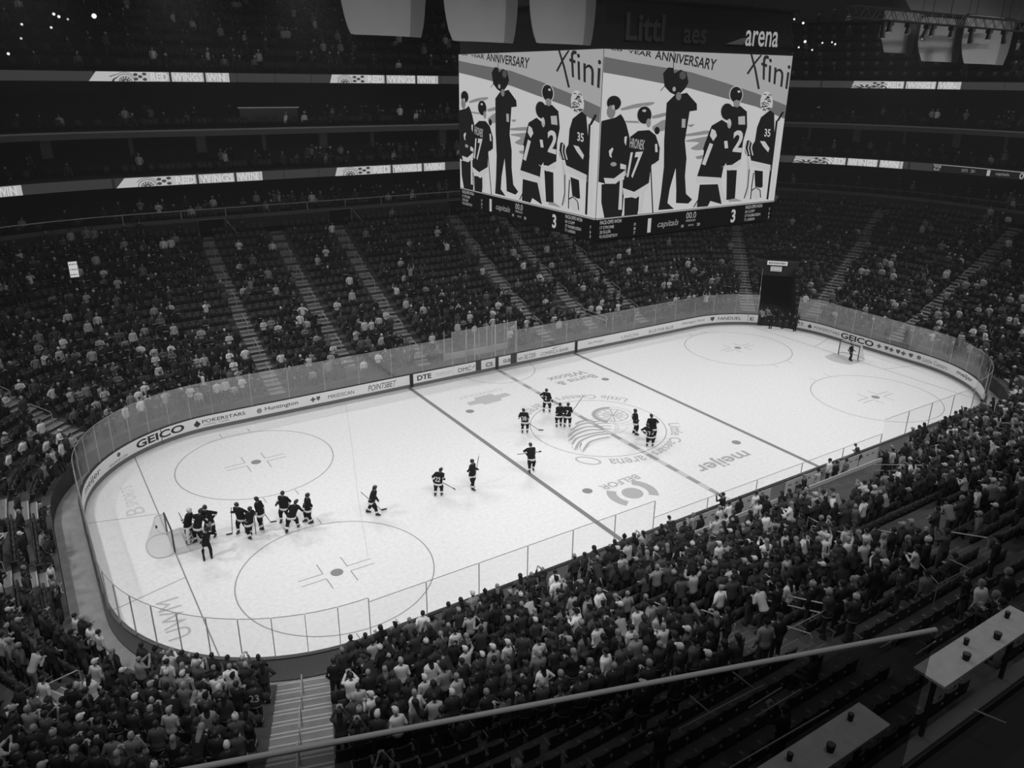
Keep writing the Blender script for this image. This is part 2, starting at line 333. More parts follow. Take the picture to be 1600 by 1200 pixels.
for nm, px, dark in (('far_left', 643, .03), ('far_right', 900, .03)):
    s = s_at(px, .5); ad(nm, [poly2([(0, 0), (1, 0), (1, 1), (0, 1)])], s-.15, .002, .30, 1.03, dark, -.014)
ad('pen', [poly2([(0, 0), (1, 0), (1, 1), (0, 1)])], 21.8, .002, .3, 1.03, .04, -.014)
ad('left_end', [poly2([(0, 0), (1, 0), (1, 1), (0, 1)])], STOT-.1-3.4, .002, .05, 1.03, .08, -.014)
ad('pen', [poly2([(0, 0), (1, 0), (1, 1), (0, 1)])], 19.98, .26, .5, .78, .07, -.008); ad('pen', [poly2([(0, 0), (1, 0), (1, 1), (0, 1)])], 21.95+1.3, .26, .6, .78, .07, -.008)  # dark patches painted on the boards for the shaded door gaps
ad('far_corner', [poly2([(0, 0), (1, 0), (1, 1), (0, 1)])], s_at(1168.5, .6), .26, .03, .78, .1, -.008)

# goals
def goal(x, sgn, label):
    e = empty('goal_net', (x, 0, 0), 0 if sgn > 0 else PI); tag(e, label, 'goal')
    fr = M('goal_frame', .045, .4, .4); b = MB()
    b.tube([(0, -.945, 0), (0, -.945, 1.25)], .04, 10); b.build('post', fr, e, True)
    b = MB(); b.tube([(0, .945, 0), (0, .945, 1.25)], .04, 10); b.build('post', fr, e, True)
    b = MB(); b.tube([(0, -.985, 1.25), (0, .985, 1.25)], .04, 10); b.build('crossbar', fr, e, True)
    lo = crv([(0, -.945), (.35, -1.15), (.85, -1.0), (1.1, -.4), (1.1, .4), (.85, 1.0), (.35, 1.15), (0, .945)], 4); hi = crv([(0, -.945), (.2, -.95), (.45, -.85), (.55, -.35), (.55, .35), (.45, .85), (.2, .95), (0, .945)], 4)
    b = MB(); b.tube([(p[0], p[1], .03) for p in lo], .03, 8); b.tube([(p[0], p[1], 1.22) for p in hi], .022, 8); b.build('base_frame', M('goal_base', .55, .5, .3), e, True)
    b = MB(); n = len(lo)
    P = [[tuple(np.array([lo[i][0], lo[i][1], .05])*(1-t)+np.array([hi[i][0], hi[i][1], 1.22])*t) for t in (np.arange(14)/13)] for i in range(n)]
    fine = []
    for i in range(n-1):
        for q in (0, .33, .66): fine.append([tuple(np.array(a)*(1-q)+np.array(c)*q) for a, c in zip(P[i], P[i+1])])
    fine.append(P[-1])
    for col in fine: b.tube(col, .005, 3, cap=False)
    for t in range(14): b.tube([col[t] for col in fine], .005, 3, cap=False)
    for y in np.arange(-.8, .81, .09): b.tube([(0, y, 1.25), (.5, y, 1.22)], .005, 3, cap=False)
    b.build('netting', M('netting', .75, .8, .1), e)
    b = MB(); b.ball((.56, .3, 1.28), (.05, .05, .1)); b.build('water_bottle', cap, e, True)
goal(-27.13, -1, 'goal net with dark posts on the left goal line, fallen empty behind the goalkeeper'.replace('fallen ', '')); goal(27.13, 1, 'goal net with dark posts on the right goal line behind the person in a suit')
# ------------------------------------------------------------------ seating bowl
conc = M('bowl_concrete', .07, .85, .15, nz=.25, nscale=1.5); conc_l = M('walkway_concrete', .30, .8, .15, nz=.12, nscale=2.0)
dark = M('dark_wall', .07, .8, .1); fas = M('fascia', .10, .7, .2)
NROW = 20; RD = .885; D0 = 1.45
rowd = [D0+RD*k for k in range(NROW+1)]
rowz = [bowl_z(d+.35) for d in rowd]
AX, AY = 29.2, 9.28; TU = np.array([6.45, 5.87])/8.72; TN = np.array([-TU[1], TU[0]]); THW = 1.75
ACX, ACY = HX-RR, HY-RR
def tun_s(d, side):
    """s where the tunnel wall (side=+1 far/left wall, -1 right wall) crosses offset d in the far right corner"""
    p0 = np.array([AX, AY])+TN*THW*side-np.array([ACX, ACY]); r = RR+d
    b = p0@TU; c = p0@p0-r*r; t = -b+math.sqrt(max(b*b-c, 0)); q = p0+TU*t
    return LX+RR*(PI/2-math.atan2(q[1], q[0]))
TD = rowd[9]
def stations(d, n=300):
    if d < TD-.01: a, b = tun_s(d, -1), tun_s(d, 1)+STOT
    else:
        a = (tun_s(TD, -1)+tun_s(TD, 1))/2; b = a+STOT
    return [a+(b-a)*k/n for k in range(n+1)]
b = MB()
def strip(b, da, za, db, zb, m=0, near=False):
    A_, B_ = stations(da if da < TD-.01 or da > TD+.01 else TD-.02 if near else TD+.02), stations(db if db < TD-.01 or db > TD+.01 else TD-.02 if near else TD+.02)
    v = [(*ppt(s, da), za) for s in A_]+[(*ppt(s, db), zb) for s in B_]; n = len(A_)
    b.add(v, [(k, k+1, n+k+1, n+k) for k in range(n-1)], m)
strip(b, .16, -.02, D0, -.02, 1, True)
for k in range(NROW):
    z0 = rowz[k-1] if k else -.02; nr = k < 9
    strip(b, rowd[k], z0, rowd[k], rowz[k], 0, nr)
    strip(b, rowd[k], rowz[k], rowd[k+1], rowz[k], 0, nr)
bowl = struct(b.build('seating_bowl', [conc, conc_l]))
ZT = rowz[-1]; DT = rowd[-1]
# wall behind the last row, club terrace, ledges and upper decks, all following the rink outline
def rim(name, prof, mat, s0=0.0, s1=STOT, step=1.0):
    b = MB(); n = int((s1-s0)/step); v = []; m = len(prof)
    for k in range(n+1):
        s = s0+(s1-s0)*k/n; v += [(*ppt(s, d), z) for d, z in prof]
    b.add(v, [(k*m+j, k*m+j+1, (k+1)*m+j+1, (k+1)*m+j) for k in range(n) for j in range(m-1)]); return struct(b.build(name, mat))
FARS = (-16.0, LX+LA+LY+LA)   # the upper decks are built where the photo can see them: left far corner to the right end
rim('wall_bowl_back', [(DT, ZT-.1), (DT, 10.7), (DT+.3, 10.7), (DT+.3, 10.5), (DT+6, 10.5), (DT+6, 14)], M('wall_club', .035, .8, .1))
rim('trim_club_edge', [(DT-.02, 10.75), (DT-.02, 10.45), (DT+.25, 10.45), (DT+.25, 10.75), (DT-.02, 10.75)], fas)
def deck(z, name, d0=19.0, d1=26.0, par=0.0):
    rim(name, [(d0, z), (d0, z-.35), (d1, z-.35)], fas, *FARS); rim(name, [(d1, z), (d0, z)], dark, *FARS)
deck(14.3, 'floor_suite_deck'); deck(17.75, 'floor_upper_suite_deck')
rim('wall_suites_back', [(26, 10), (26, 22)], dark, *FARS)
for k in range(7): rim('upper_bowl_step', [(19.6+1.9*k, 21.4+1.0*k), (19.6+1.9*k, 22.1+1.0*k), (21.5+1.9*k, 22.1+1.0*k)], M('upper_concrete', .012, .9, .1), *FARS)
rim('wall_upper_back', [(33, 28.5), (33, 36)], dark, *FARS)
b = MB(); b.add([(-75, -60, 36), (95, -60, 36), (95, 70, 36), (-75, 70, 36)], [(0, 1, 2, 3)]); struct(b.build('ceiling', dark))
b = MB(); b.add([(-75, -60, -.3), (95, -60, -.3), (95, 70, -.3), (-75, 70, -.3)], [(0, 3, 2, 1)]); struct(b.build('floor_arena', dark))
# bright lips and handrails along the decks
def railing(name, label, d, z, r, s0, s1, mat, posts=0.0, ph=.8, group=None, h2=None):
    n = max(2, int((s1-s0)/.8)); x0, y0 = ppt((s0+s1)/2, d); e = empty(name, (x0, y0, z)); tag(e, label, 'railing', group)
    P = [(ppt(s0+(s1-s0)*k/n, d)[0]-x0, ppt(s0+(s1-s0)*k/n, d)[1]-y0, 0) for k in range(n+1)]
    b = MB(); b.tube(P, r, 6); b.build('rail_bar', mat, e)
    if h2:
        b = MB(); b.tube([(p[0], p[1], -h2) for p in P], r*.8, 6); b.build('rail_bar', mat, e)
    if posts:
        m = max(1, int((s1-s0)/posts))
        for k in range(m+1):
            q = ppt(s0+(s1-s0)*k/m, d); b = MB(); b.box((q[0]-x0, q[1]-y0, -ph/2), (.05, .05, ph)); b.build('rail_post', mat, e)
    return e
steel = M('rail_steel', .42, .35, .5, metal=.2); steel_d = M('rail_steel_dim', .16, .45, .4)
railing('deck_railing', 'long thin bright handrail along the top of the lower bowl on the far side', DT+.05, 11.40, .045, -7.5, LX+2, steel, 3.5, .7)
railing('deck_railing', 'dim handrail along the club level above the right end seats', DT+.05, 11.3, .03, LX+6, LX+LA+LY+6, steel_d, 3.5, .6)
rim('trim_ledge_lip', [(18.95, 17.78), (18.95, 17.66), (19.3, 17.66), (19.3, 17.78), (18.95, 17.78)], M('ledge_lip_lit', .30, .6, .2), *FARS)  # pale lip colour carries the light the concrete edge catches from below
rim('trim_ledge', [(18.97, 17.66), (18.97, 17.25), (20.4, 17.25)], M('ledge_front', .10, .7, .2), *FARS)
for i, px in enumerate((68, 203, 312, 411, 503, 580, 690, 1265, 1340, 1415, 1498, 1575)):
    s = s_at(px, 17, 20.2, -12); x, y = ppt(s, 20.2); t = pdir(s)[0]
    b = MB(); b.box((x, y, 16.6), (.75 if i % 2 == 0 else .3, .5, 1.4), math.atan2(t[1], t[0])); struct(b.build('trim_column', M('column', .075, .8, .1)))
# ribbon boards
def ribbon(zlo, zhi, label, pieces, d=18.9):
    e = empty('ribbon_board', (0, HY+d, zlo)); tag(e, label, 'ribbon display')
    def put(shapes, s0, z0, sw, sh, mat, dd, nm):
        b = MB()
        for v, f in shapes: b.add([(*(np.array(ppt(s0+p[0]*sw, d+dd*3))-(0, HY+d)), z0-zlo+p[1]*sh) for p in v], f)
        return b.build(nm, mat, e)
    b = MB(); sweep(b, FARS[0], FARS[1], [(d, zlo), (d, zhi), (d+.12, zhi), (d+.12, zlo)], .3); b.v = [(p[0], p[1]-HY-d, p[2]-zlo) for p in b.v]; b.build('display_housing', E(.036), e)  # unlit housing given a faint glow of its own
    s = FARS[0]; sh = []
    H = zhi-zlo
    while s < FARS[1]:
        sh.append(rect2((s), 0, (s+.07), 1)); s += 3.1
    b = MB()
    for v, f in sh: b.add([(*(np.array(ppt(p[0], d-.008))-(0, HY+d)), p[1]*H) for p in v], f)
    b.build('display_seams', E(.018), e)
    rnd = random.Random(4)
    for px0, px1 in pieces:
        s0, s1 = s_at(px0, zlo+.3, d, -14), s_at(px1, zlo+.3, d, -14); L = s1-s0
        grid = lambda a, c, n: [rect2(a+(c-a)*k/n, 0, a+(c-a)*(k+1)/n, 1) for k in range(n)]
        put(grid(.02, 1, 70)+[poly2([(0, 0), (.02, 0), (.02, 1)])], s0, zlo, L, H, E(.45), -.012, 'lit_panel')
        put([rect2(.485, 0, .505, 1), rect2(.775, 0, .795, 1)], s0, zlo, L, H, E(.03), -.02, 'lit_panel_gap')
        put([rect2(x, 0, x+.0022, 1) for x in [.33+.65*rnd.random() for _ in range(34)] if not (.48 < x < .51 or .77 < x < .80)], s0, zlo, L, H, E(.10), -.016, 'stripes')
        asp = H/L; W0 = .13
        def rg(r0, r1, a0=0, a1=180): v, f = arc2((W0, 0), r0, r1, a0, a1, 30); v = v*[asp*1.25, 1]; v[:, 0] += W0*(1-asp*1.25); return v, f
        put([rg(.72, .78), rg(.50, .54), rg(.92, .97, 30, 150)]+[(lambda a: (lambda v, f: (np.stack([W0+(v[:, 0])*asp*1.25, v[:, 1]], 1), f))(*stroke2([(.1*math.cos(a), .1*math.sin(a)), (.5*math.cos(a), .5*math.sin(a))], .1)))(math.radians(q)) for q in (20, 50, 80, 110, 140, 165)], s0, zlo, L, H, E(.05), -.02, 'wheel_emblem')
        put([disc2((x, y), .018, 10, .16) for x, y in ((.215, .72), (.215, .25), (.25, .5), (.285, .78), (.285, .22))], s0, zlo, L, H, E(.05), -.02, 'wing_emblem')
        for t, a, c in (('RED', .335, .475), ('WINGS', .515, .765), ('WIN', .805, .96)):
            v, f, _ = text2d(t, .02); put([(v, f)], s0+a*L, zlo+.08*H, (c-a)*L, H*.84, E(.58), -.022, 'lettering')
    return put, e
ribbon(21.34, 22.02, 'upper dim ribbon display with lit winged wheel sections around the top deck', [(137, 358), (515, 684), (1330, 1502)])
put, e = ribbon(13.55, 14.27, 'lower ribbon display with lit winged wheel sections and a score panel at right', [(-190, 35), (180, 410), (523, 695), (1240, 1410)])
sA = s_at(1458, 14, 18.9); sC = s_at(1640, 14, 18.9, 40, 80); L = sC-sA
put([rect2(k/40, 0, (k+1)/40, 1) for k in range(40)], sA, 13.55, L, .72, E(.010), -.012, 'score_panel')
put([rect2(k/40, .93, (k+1)/40, 1) for k in range(40)], sA, 13.55, L, .72, E(.35), -.02, 'score_panel_line')
for t, p0, p1, z0, z1, g in (('POWER', 1460, 1471, .55, .85, .4), ('PLAY', 1460, 1470, .15, .45, .4), ('SHOTS', 1503, 1513, .3, .7, .2), ('31', 1517, 1524, .3, .7, .2), ('1', 1543, 1548, .1, .85, .35), ('capitals', 1557, 1578, .2, .7, .2), ('00', 1594, 1608, .1, .9, .35)):
    a, c = s_at(p0, 14, 18.9, 40, 80), s_at(p1, 14, 18.9, 40, 80); v, f, _ = text2d(t, .01); put([(v, f)], a, 13.55+.72*z0, c-a, .72*(z1-z0), E(g), -.022, 'lettering')

# aisles: pale steps with handrails
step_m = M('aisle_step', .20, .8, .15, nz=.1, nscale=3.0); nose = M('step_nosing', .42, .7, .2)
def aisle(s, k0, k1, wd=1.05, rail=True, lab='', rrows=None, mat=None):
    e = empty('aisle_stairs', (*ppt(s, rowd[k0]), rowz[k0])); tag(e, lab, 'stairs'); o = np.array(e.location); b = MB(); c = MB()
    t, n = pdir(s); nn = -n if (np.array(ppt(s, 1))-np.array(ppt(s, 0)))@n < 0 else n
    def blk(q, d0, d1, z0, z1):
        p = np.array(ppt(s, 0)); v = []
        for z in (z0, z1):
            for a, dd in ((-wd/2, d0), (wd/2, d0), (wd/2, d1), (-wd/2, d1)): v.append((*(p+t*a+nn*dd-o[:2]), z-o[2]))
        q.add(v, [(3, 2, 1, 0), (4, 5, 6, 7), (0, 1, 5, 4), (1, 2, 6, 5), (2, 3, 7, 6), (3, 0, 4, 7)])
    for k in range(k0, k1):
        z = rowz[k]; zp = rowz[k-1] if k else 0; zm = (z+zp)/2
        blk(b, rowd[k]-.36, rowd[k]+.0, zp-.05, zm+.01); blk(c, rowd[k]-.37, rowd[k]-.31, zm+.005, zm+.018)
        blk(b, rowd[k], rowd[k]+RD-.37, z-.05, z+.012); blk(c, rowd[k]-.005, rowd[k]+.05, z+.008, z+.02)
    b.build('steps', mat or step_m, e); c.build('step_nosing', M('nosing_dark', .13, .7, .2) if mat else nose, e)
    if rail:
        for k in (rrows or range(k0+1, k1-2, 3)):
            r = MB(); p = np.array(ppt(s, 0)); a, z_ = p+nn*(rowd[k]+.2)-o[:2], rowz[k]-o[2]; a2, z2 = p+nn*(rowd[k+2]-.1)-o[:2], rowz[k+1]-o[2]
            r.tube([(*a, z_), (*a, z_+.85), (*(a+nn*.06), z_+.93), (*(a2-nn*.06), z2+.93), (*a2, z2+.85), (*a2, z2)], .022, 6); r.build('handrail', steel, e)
FB = LX/2
def sx(x): return x+FB
AIS = []
for x, k0, lab in ((-17.2, 0, 'leftmost pale aisle stairs on the far side, above the left faceoff circle'), (-11.3, 2, 'aisle stairs on the far side above the wordmarks left of the blue line'), (-5.7, 0, 'pale aisle stairs on the far side just left of the penalty boxes'),
              (6.2, 0, 'pale aisle stairs on the far side just right of the penalty boxes'), (11.4, 1, 'aisle stairs on the far side above the right blue line'), (17.0, 0, 'aisle stairs on the far side near the far right corner')):
    AIS.append(sx(x)); aisle(sx(x), k0, NROW, lab=lab)
for s, k0, lab in ((tun_s(6, 1)-.9, 0, 'aisle stairs rising directly left of the tunnel'), (LX+RR*math.radians(73), 1, 'wide pale aisle stairs right of the tunnel'), (LX+LA+LY*.6, 0, 'aisle stairs behind the right goal'), (LX+LA+LY+6.5, 1, 'aisle stairs in the near right corner')):
    AIS.append(s); aisle(s, k0, NROW, wd=1.3, lab=lab)
for s, k0, lab, m in ((-6.6, 2, 'aisle stairs in the far left corner behind the curved glass', None), (-13.2, 1, 'aisle stairs behind the left goal in the far left end', None), (-20.0, 1, 'pale aisle stairs behind the left goal with looped rails', None), (-27.3, 1, 'aisle stairs at the bottom left corner behind the near left glass', None)):
    AIS.append(s+STOT); aisle(s, k0, 14, wd=2.1 if s == -13.2 else 1.3, lab=lab, mat=m)
NS = sN0
def nx(x): return NS+(HX-RR)-x
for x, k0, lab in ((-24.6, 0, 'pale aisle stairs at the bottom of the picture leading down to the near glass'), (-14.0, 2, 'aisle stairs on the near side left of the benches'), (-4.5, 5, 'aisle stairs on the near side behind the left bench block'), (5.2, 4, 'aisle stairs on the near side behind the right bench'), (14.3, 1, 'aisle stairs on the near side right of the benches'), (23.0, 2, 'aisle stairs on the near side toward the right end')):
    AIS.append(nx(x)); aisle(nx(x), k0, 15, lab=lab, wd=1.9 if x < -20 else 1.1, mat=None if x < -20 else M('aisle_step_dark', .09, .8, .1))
# zamboni tunnel
def tp(a, l, z): p = np.array([AX, AY])+TU*a+TN*l; return (p[0], p[1], z)
b = MB(); tw = M('tunnel_wall', .03, .8, .1)
for sd in (1, -1):
    top = [tp(-.3+RD*0, sd*THW, 0)]
    b.add([tp(.2, sd*THW, -.02), tp(16, sd*THW, -.02), tp(16, sd*THW, 4.3), tp(9.2, sd*THW, 4.3), tp(.4, sd*THW, .6)], [(0, 1, 2, 3, 4)])
b.add([tp(16, -THW, -.02), tp(16, THW, -.02), tp(16, THW, 4), tp(16, -THW, 4)], [(0, 1, 2, 3)])
b.add([tp(8.6, -THW, 3.0), tp(8.6, THW, 3.0), tp(16, THW, 3.0), tp(16, -THW, 3.0)], [(0, 1, 2, 3)])
b.add([tp(.2, -THW, -.015), tp(.2, THW, -.015), tp(16, THW, -.015), tp(16, -THW, -.015)], [(0, 1, 2, 3)])
struct(b.build('wall_tunnel', tw))
b = MB(); b.add([tp(8.55, -THW-.3, 3.0), tp(8.55, THW+.3, 3.0), tp(8.55, THW+.3, 4.5), tp(8.55, -THW-.3, 4.5), tp(8.8, -THW-.3, 3.0), tp(8.8, THW+.3, 3.0), tp(8.8, THW+.3, 4.5), tp(8.8, -THW-.3, 4.5)], [(0, 1, 2, 3), (4, 7, 6, 5), (3, 2, 6, 7), (0, 4, 5, 1)]); struct(b.build('trim_tunnel_header', M('tunnel_header', .09, .7, .2)))
def lit_sign(name, label, pos, ax, w_, h, rows, em=.55, dep=.1, text=None):
    """sign with housing, lit face and dark lines; ax: direction of its width (unit, horizontal)"""
    e = empty(name, pos, math.atan2(ax[1], ax[0])); tag(e, label, 'sign')
    b = MB(); b.box((0, dep/2, 0), (w_+.08, dep, h+.08)); b.build('housing', cap, e); b = MB(); b.box((0, -.01, 0), (w_, .02, h)); b.build('lit_face', E(em), e)
    for i, r in enumerate(rows):
        z = h/2-h*(i+.5)/len(rows)
        if isinstance(r, str):
            v, f, _ = text2d(r, .01); b = MB(); b.add([((p[0]-.5)*w_*.86, -.025, z+(p[1]-.5)*h/len(rows)*.66) for p in v], f)
        else:
            b = MB(); x = -w_*.42
            rr = random.Random(i)
            while x < w_*.4: q = .04+.08*rr.random(); b.box((x+q/2, -.024, z), (q, .006, h/len(rows)*r)); x += q+.05
        b.build('sign_lettering', E(.06), e)
    return e
TX = -TN
lit_sign('tunnel_sign', 'wide white lit sign on the header above the tunnel', tp(8.4, .05, 4.35), TX, 2.0, .42, [.5]); lit_sign('tunnel_sign', 'smaller white lit sign hanging under the wide sign above the tunnel', tp(8.4, .1, 3.75), TX, 1.1, .5, [.35, .35], .45)
for (px, py), lab in (((332, 383), 'leftmost white lit portal sign above the far seats'), ((531, 365), 'middle white lit portal sign above the far seats'), ((716, 348), 'right white lit portal sign above the far seats beside the scoreboard')):
    p = at(px, py, 1, HY+DT-.4); lit_sign('portal_sign', lab, tuple(p), (1, 0), .95, .48, [.3, .3], .45)
    e = empty('portal', (p[0]+.2, HY+DT-.1, ZT)); tag(e, 'dark seating portal under the '+lab.split(' portal')[0]+' sign', 'portal')
    b = MB(); b.box((0, 0, .45), (2.0, .06, .95)); b.build('opening_shade_panel', M('opening_shade', .006, .9, 0), e)  # near-black panel stands in for the shade inside the opening
    b = MB(); b.tube([(-1.1, -.2, -.5), (-1.1, -.2, .95), (1.1, -.2, .95), (1.1, -.2, -.5)], .025, 6); b.tube([(1.1, -.2, .95), (1.6, -1.6, -.1)], .025, 6); b.build('portal_rail', steel, e)
for (px, py), w_, h, g in (((115, 421), .55, 1.1, .55),):
    p = at(px, py, 1, HY+12.0); lit_sign('lit_display', 'small bright white display among the dark seats at the far left', tuple(p), (1, 0), w_, h, [.2, .2, .2], g)

# ------------------------------------------------------------------ centre scoreboard
SBX, SBY = 6.55, 6.8
PQ = [(932, 80.5), (1234, 88), (1206, 309.5), (926.5, 337.5)]   # corners of the large screen in the photo, used to read off its picture
P3 = [at(932, 80.5, 1, -SBY), at(1234, 88, 1, -SBY), at(1206, 309.5, 1, -SBY), at(926.5, 337.5, 1, -SBY)]
SZ1, SZ0 = 23.12, 15.42
def homog(src, dst):
    A_ = []; B_ = []
    for (x, y), (u, v) in zip(src, dst): A_ += [[x, y, 1, 0, 0, 0, -u*x, -u*y], [0, 0, 0, x, y, 1, -v*x, -v*y]]; B_ += [u, v]
    return np.append(np.linalg.solve(np.array(A_), np.array(B_)), 1).reshape(3, 3)
HM = homog(PQ, [(0, 1), (1, 1), (1, 0), (0, 0)])
def uv(x, y):
    """zoomed reading coordinates -> 0..1 on the screen"""
    q = HM@np.array([920+x/3.75, 60+y/3.75, 1]); return q[0]/q[2], q[1]/q[2]
sb = empty('centre_scoreboard', (0, 0, 14.3)); tag(sb, 'huge hanging centre scoreboard showing players on its two large screens', 'scoreboard')
b = MB(); b.box((0, 0, 4.95), (2*SBX-.1, 2*SBY-.1, 9.9-.0)); b.box((0, 0, .02), (2*SBX-.5, 2*SBY-.5, .3)); b.build('body', M('board_body', .02, .8, .1), sb)
b = MB(); b.box((0, 0, 10.3), (2*SBX-.3, 2*SBY-.3, 1.3)); b.box((0, 0, 11.0), (2*SBX+.1, 2*SBY+.1, .1)); b.build('header', M('header_black', .016, .8, .1), sb)
b = MB()
for x in (-5, 5):
    for y in (-5, 5): b.tube([(x, y, 10.9), (x, y, 21.7)], .05, 6)
b.build('hanging_cables', cap, sb)
FACES = []
for nm, fx in (('right', lambda u, v, o: (-SBX+2*SBX*u, -SBY-o, SZ0-14.3+(SZ1-SZ0)*v)), ('left', lambda u, v, o: (-SBX-o, SBY-2*SBY*u, SZ0-14.3+(SZ1-SZ0)*v))): FACES.append((nm, fx))
def scr(shapes, val, lay, name='screen_picture', clip=True):
    for nm, fx in FACES:
        b = MB()
        for v, f in shapes:
            q = np.array(v, float)
            if clip: q = np.clip(q, 0.0, 1.0)
            b.add([fx(p[0], p[1], .02+lay*.006) for p in q], [g_ if nm == 'right' else g_ for g_ in f])
        b.build(name, E(val), sb)
def sp(pts): return [uv(*p) for p in pts]
def SPoly(pts, val, lay, smooth=False): scr([poly2(sp(crv(pts+[pts[0]], 4)[:-1] if smooth else pts))], val, lay)
def SEll(c, rx, ry, val, lay, n=18): scr([poly2(sp([(c[0]+rx*math.cos(2*PI*k/n), c[1]+ry*math.sin(2*PI*k/n)) for k in range(n)]))], val, lay)
def SLine(pts, wd, val, lay): v, f = stroke2(pts, wd); scr([(sp(v), f)], val, lay)
def SText(t, quad, val, lay, bold=.01, clip=True):
    """quad: TL,TR,BR,BL in reading coordinates"""
    v, f, _ = text2d(t, bold); Q = [np.array(q, float) for q in quad]
    o = [tuple((Q[3]*(1-a)+Q[2]*a)*(1-c)+(Q[0]*(1-a)+Q[1]*a)*c) for a, c in v]; scr([(sp(o), f)], val, lay, 'screen_lettering', clip)
scr([poly2([(0, 0), (1, 0), (1, 1), (0, 1)])], .50, 0, 'screen_panel')
SPoly([(20, 60), (1200, 60), (1150, 400), (960, 340), (780, 270), (560, 205), (400, 180), (200, 150), (20, 122)], .33, 1)
SPoly([(20, 122), (200, 150), (400, 180), (560, 205), (780, 268), (960, 325), (1150, 392), (1130, 470), (960, 402), (760, 352), (560, 300), (390, 272), (200, 238), (20, 213)], .125, 2)
for p in ([(150, 418), (240, 392), (345, 380), (330, 398), (240, 415), (160, 430)], [(150, 488), (260, 490), (330, 500), (200, 500)], [(335, 460), (420, 440), (415, 460), (345, 475)], [(340, 520), (415, 480), (415, 540), (350, 545)], [(540, 562), (670, 540), (670, 560), (545, 575)], [(540, 598), (690, 572), (700, 600), (640, 650), (570, 645), (620, 610), (545, 605)], [(600, 690), (650, 680), (645, 700), (610, 703)], [(545, 510), (590, 505), (570, 522)]): SPoly(p, .22, 3, True)
SText('YEAR', [(185, 84), (330, 88), (325, 124), (182, 96)], .02, 4, .02); SText('ANNIVERSARY', [(350, 82), (720, 130), (706, 197), (345, 132)], .02, 4, .02); SText('50', [(80, 76), (150, 78), (150, 92), (90, 86)], .02, 4, .02)
SLine([(925, 92), (950, 190), (972, 300)], 13, .02, 4); SLine([(985, 100), (945, 150), (902, 213)], 12, .02, 4)
SText('fini', [(985, 92), (1165, 150), (1145, 300), (985, 240)], .02, 4, .0)
DK = .012; WH = .46
def hair(c, rx, ry): SEll(c, rx+5, ry+5, .42, 6); SEll(c, rx, ry, DK, 7)
# man at far left, bareheaded
SPoly([(20, 500), (40, 490), (120, 470), (150, 450), (165, 470), (185, 510), (205, 580), (205, 700), (190, 790), (150, 810), (70, 845), (20, 835)], DK, 7, False); hair((108, 388), 42, 42); SEll((92, 438), 26, 38, .17, 8); SEll((104, 412), 8, 14, .35, 9)
SPoly([(60, 812), (120, 815), (188, 765), (192, 795), (130, 845), (70, 845)], WH, 8); SPoly([(48, 850), (185, 820), (175, 1000), (170, 1040), (70, 1045), (50, 950)], DK, 7); SPoly([(155, 825), (172, 825), (170, 990), (150, 990)], WH, 8)
SPoly([(85, 660), (105, 640), (112, 650), (100, 680), (105, 700), (90, 690)], WH, 8); SPoly([(175, 580), (190, 575), (185, 630), (175, 610)], WH, 8); SPoly([(155, 730), (190, 740), (190, 765), (155, 760)], WH, 8); SEll((115, 735), 18, 12, .25, 8)
# number 17
hair((290, 455), 42, 50); SEll((315, 500), 14, 26, .2, 8); SEll((288, 430), 12, 8, .35, 8); SPoly([(208, 580), (255, 545), (320, 540), (360, 570), (385, 640), (382, 710), (335, 745), (325, 845), (240, 892), (176, 880), (185, 700), (198, 620)], DK, 8)
SPoly([(172, 868), (240, 890), (327, 838), (326, 872), (250, 927), (176, 905)], WH, 9); SText('17', [(213, 668), (286, 662), (250, 814), (192, 810)], WH, 10, .03); SText('HRONEK', [(208, 585), (298, 598), (290, 655), (205, 640)], .35, 10, .01)
SPoly([(185, 925), (270, 915), (266, 1030), (185, 1030)], DK, 8); SPoly([(285, 895), (302, 885), (288, 1010), (262, 1015)], WH, 9); SLine([(333, 742), (352, 1010)], 7, DK, 9); SEll((366, 543), 16, 22, DK, 9); SPoly([(355, 620), (368, 618), (372, 665), (358, 665)], WH, 10); SLine([(340, 740), (385, 720)], 8, WH, 10)
# camera operator
SPoly([(395, 215), (425, 180), (455, 182), (462, 215), (500, 192), (535, 208), (548, 265), (530, 300), (485, 345), (440, 325), (405, 290)], DK, 7); SLine([(455, 215), (458, 85)], 4, DK, 7); SEll((512, 225), 20, 24, .07, 8); SEll((490, 345), 16, 24, .16, 9); SEll((462, 305), 10, 14, .3, 9); SLine([(405, 290), (382, 315)], 4, DK, 7)
SPoly([(420, 385), (465, 340), (540, 325), (600, 388), (602, 425), (558, 432), (548, 500), (533, 600), (545, 700), (538, 800), (546, 900), (583, 932), (560, 955), (488, 952), (488, 880), (482, 755), (450, 870), (438, 952), (477, 985), (385, 992), (398, 900), (412, 750), (410, 600)], DK, 7); SPoly([(512, 475), (535, 475), (533, 525), (512, 525)], .3, 8)
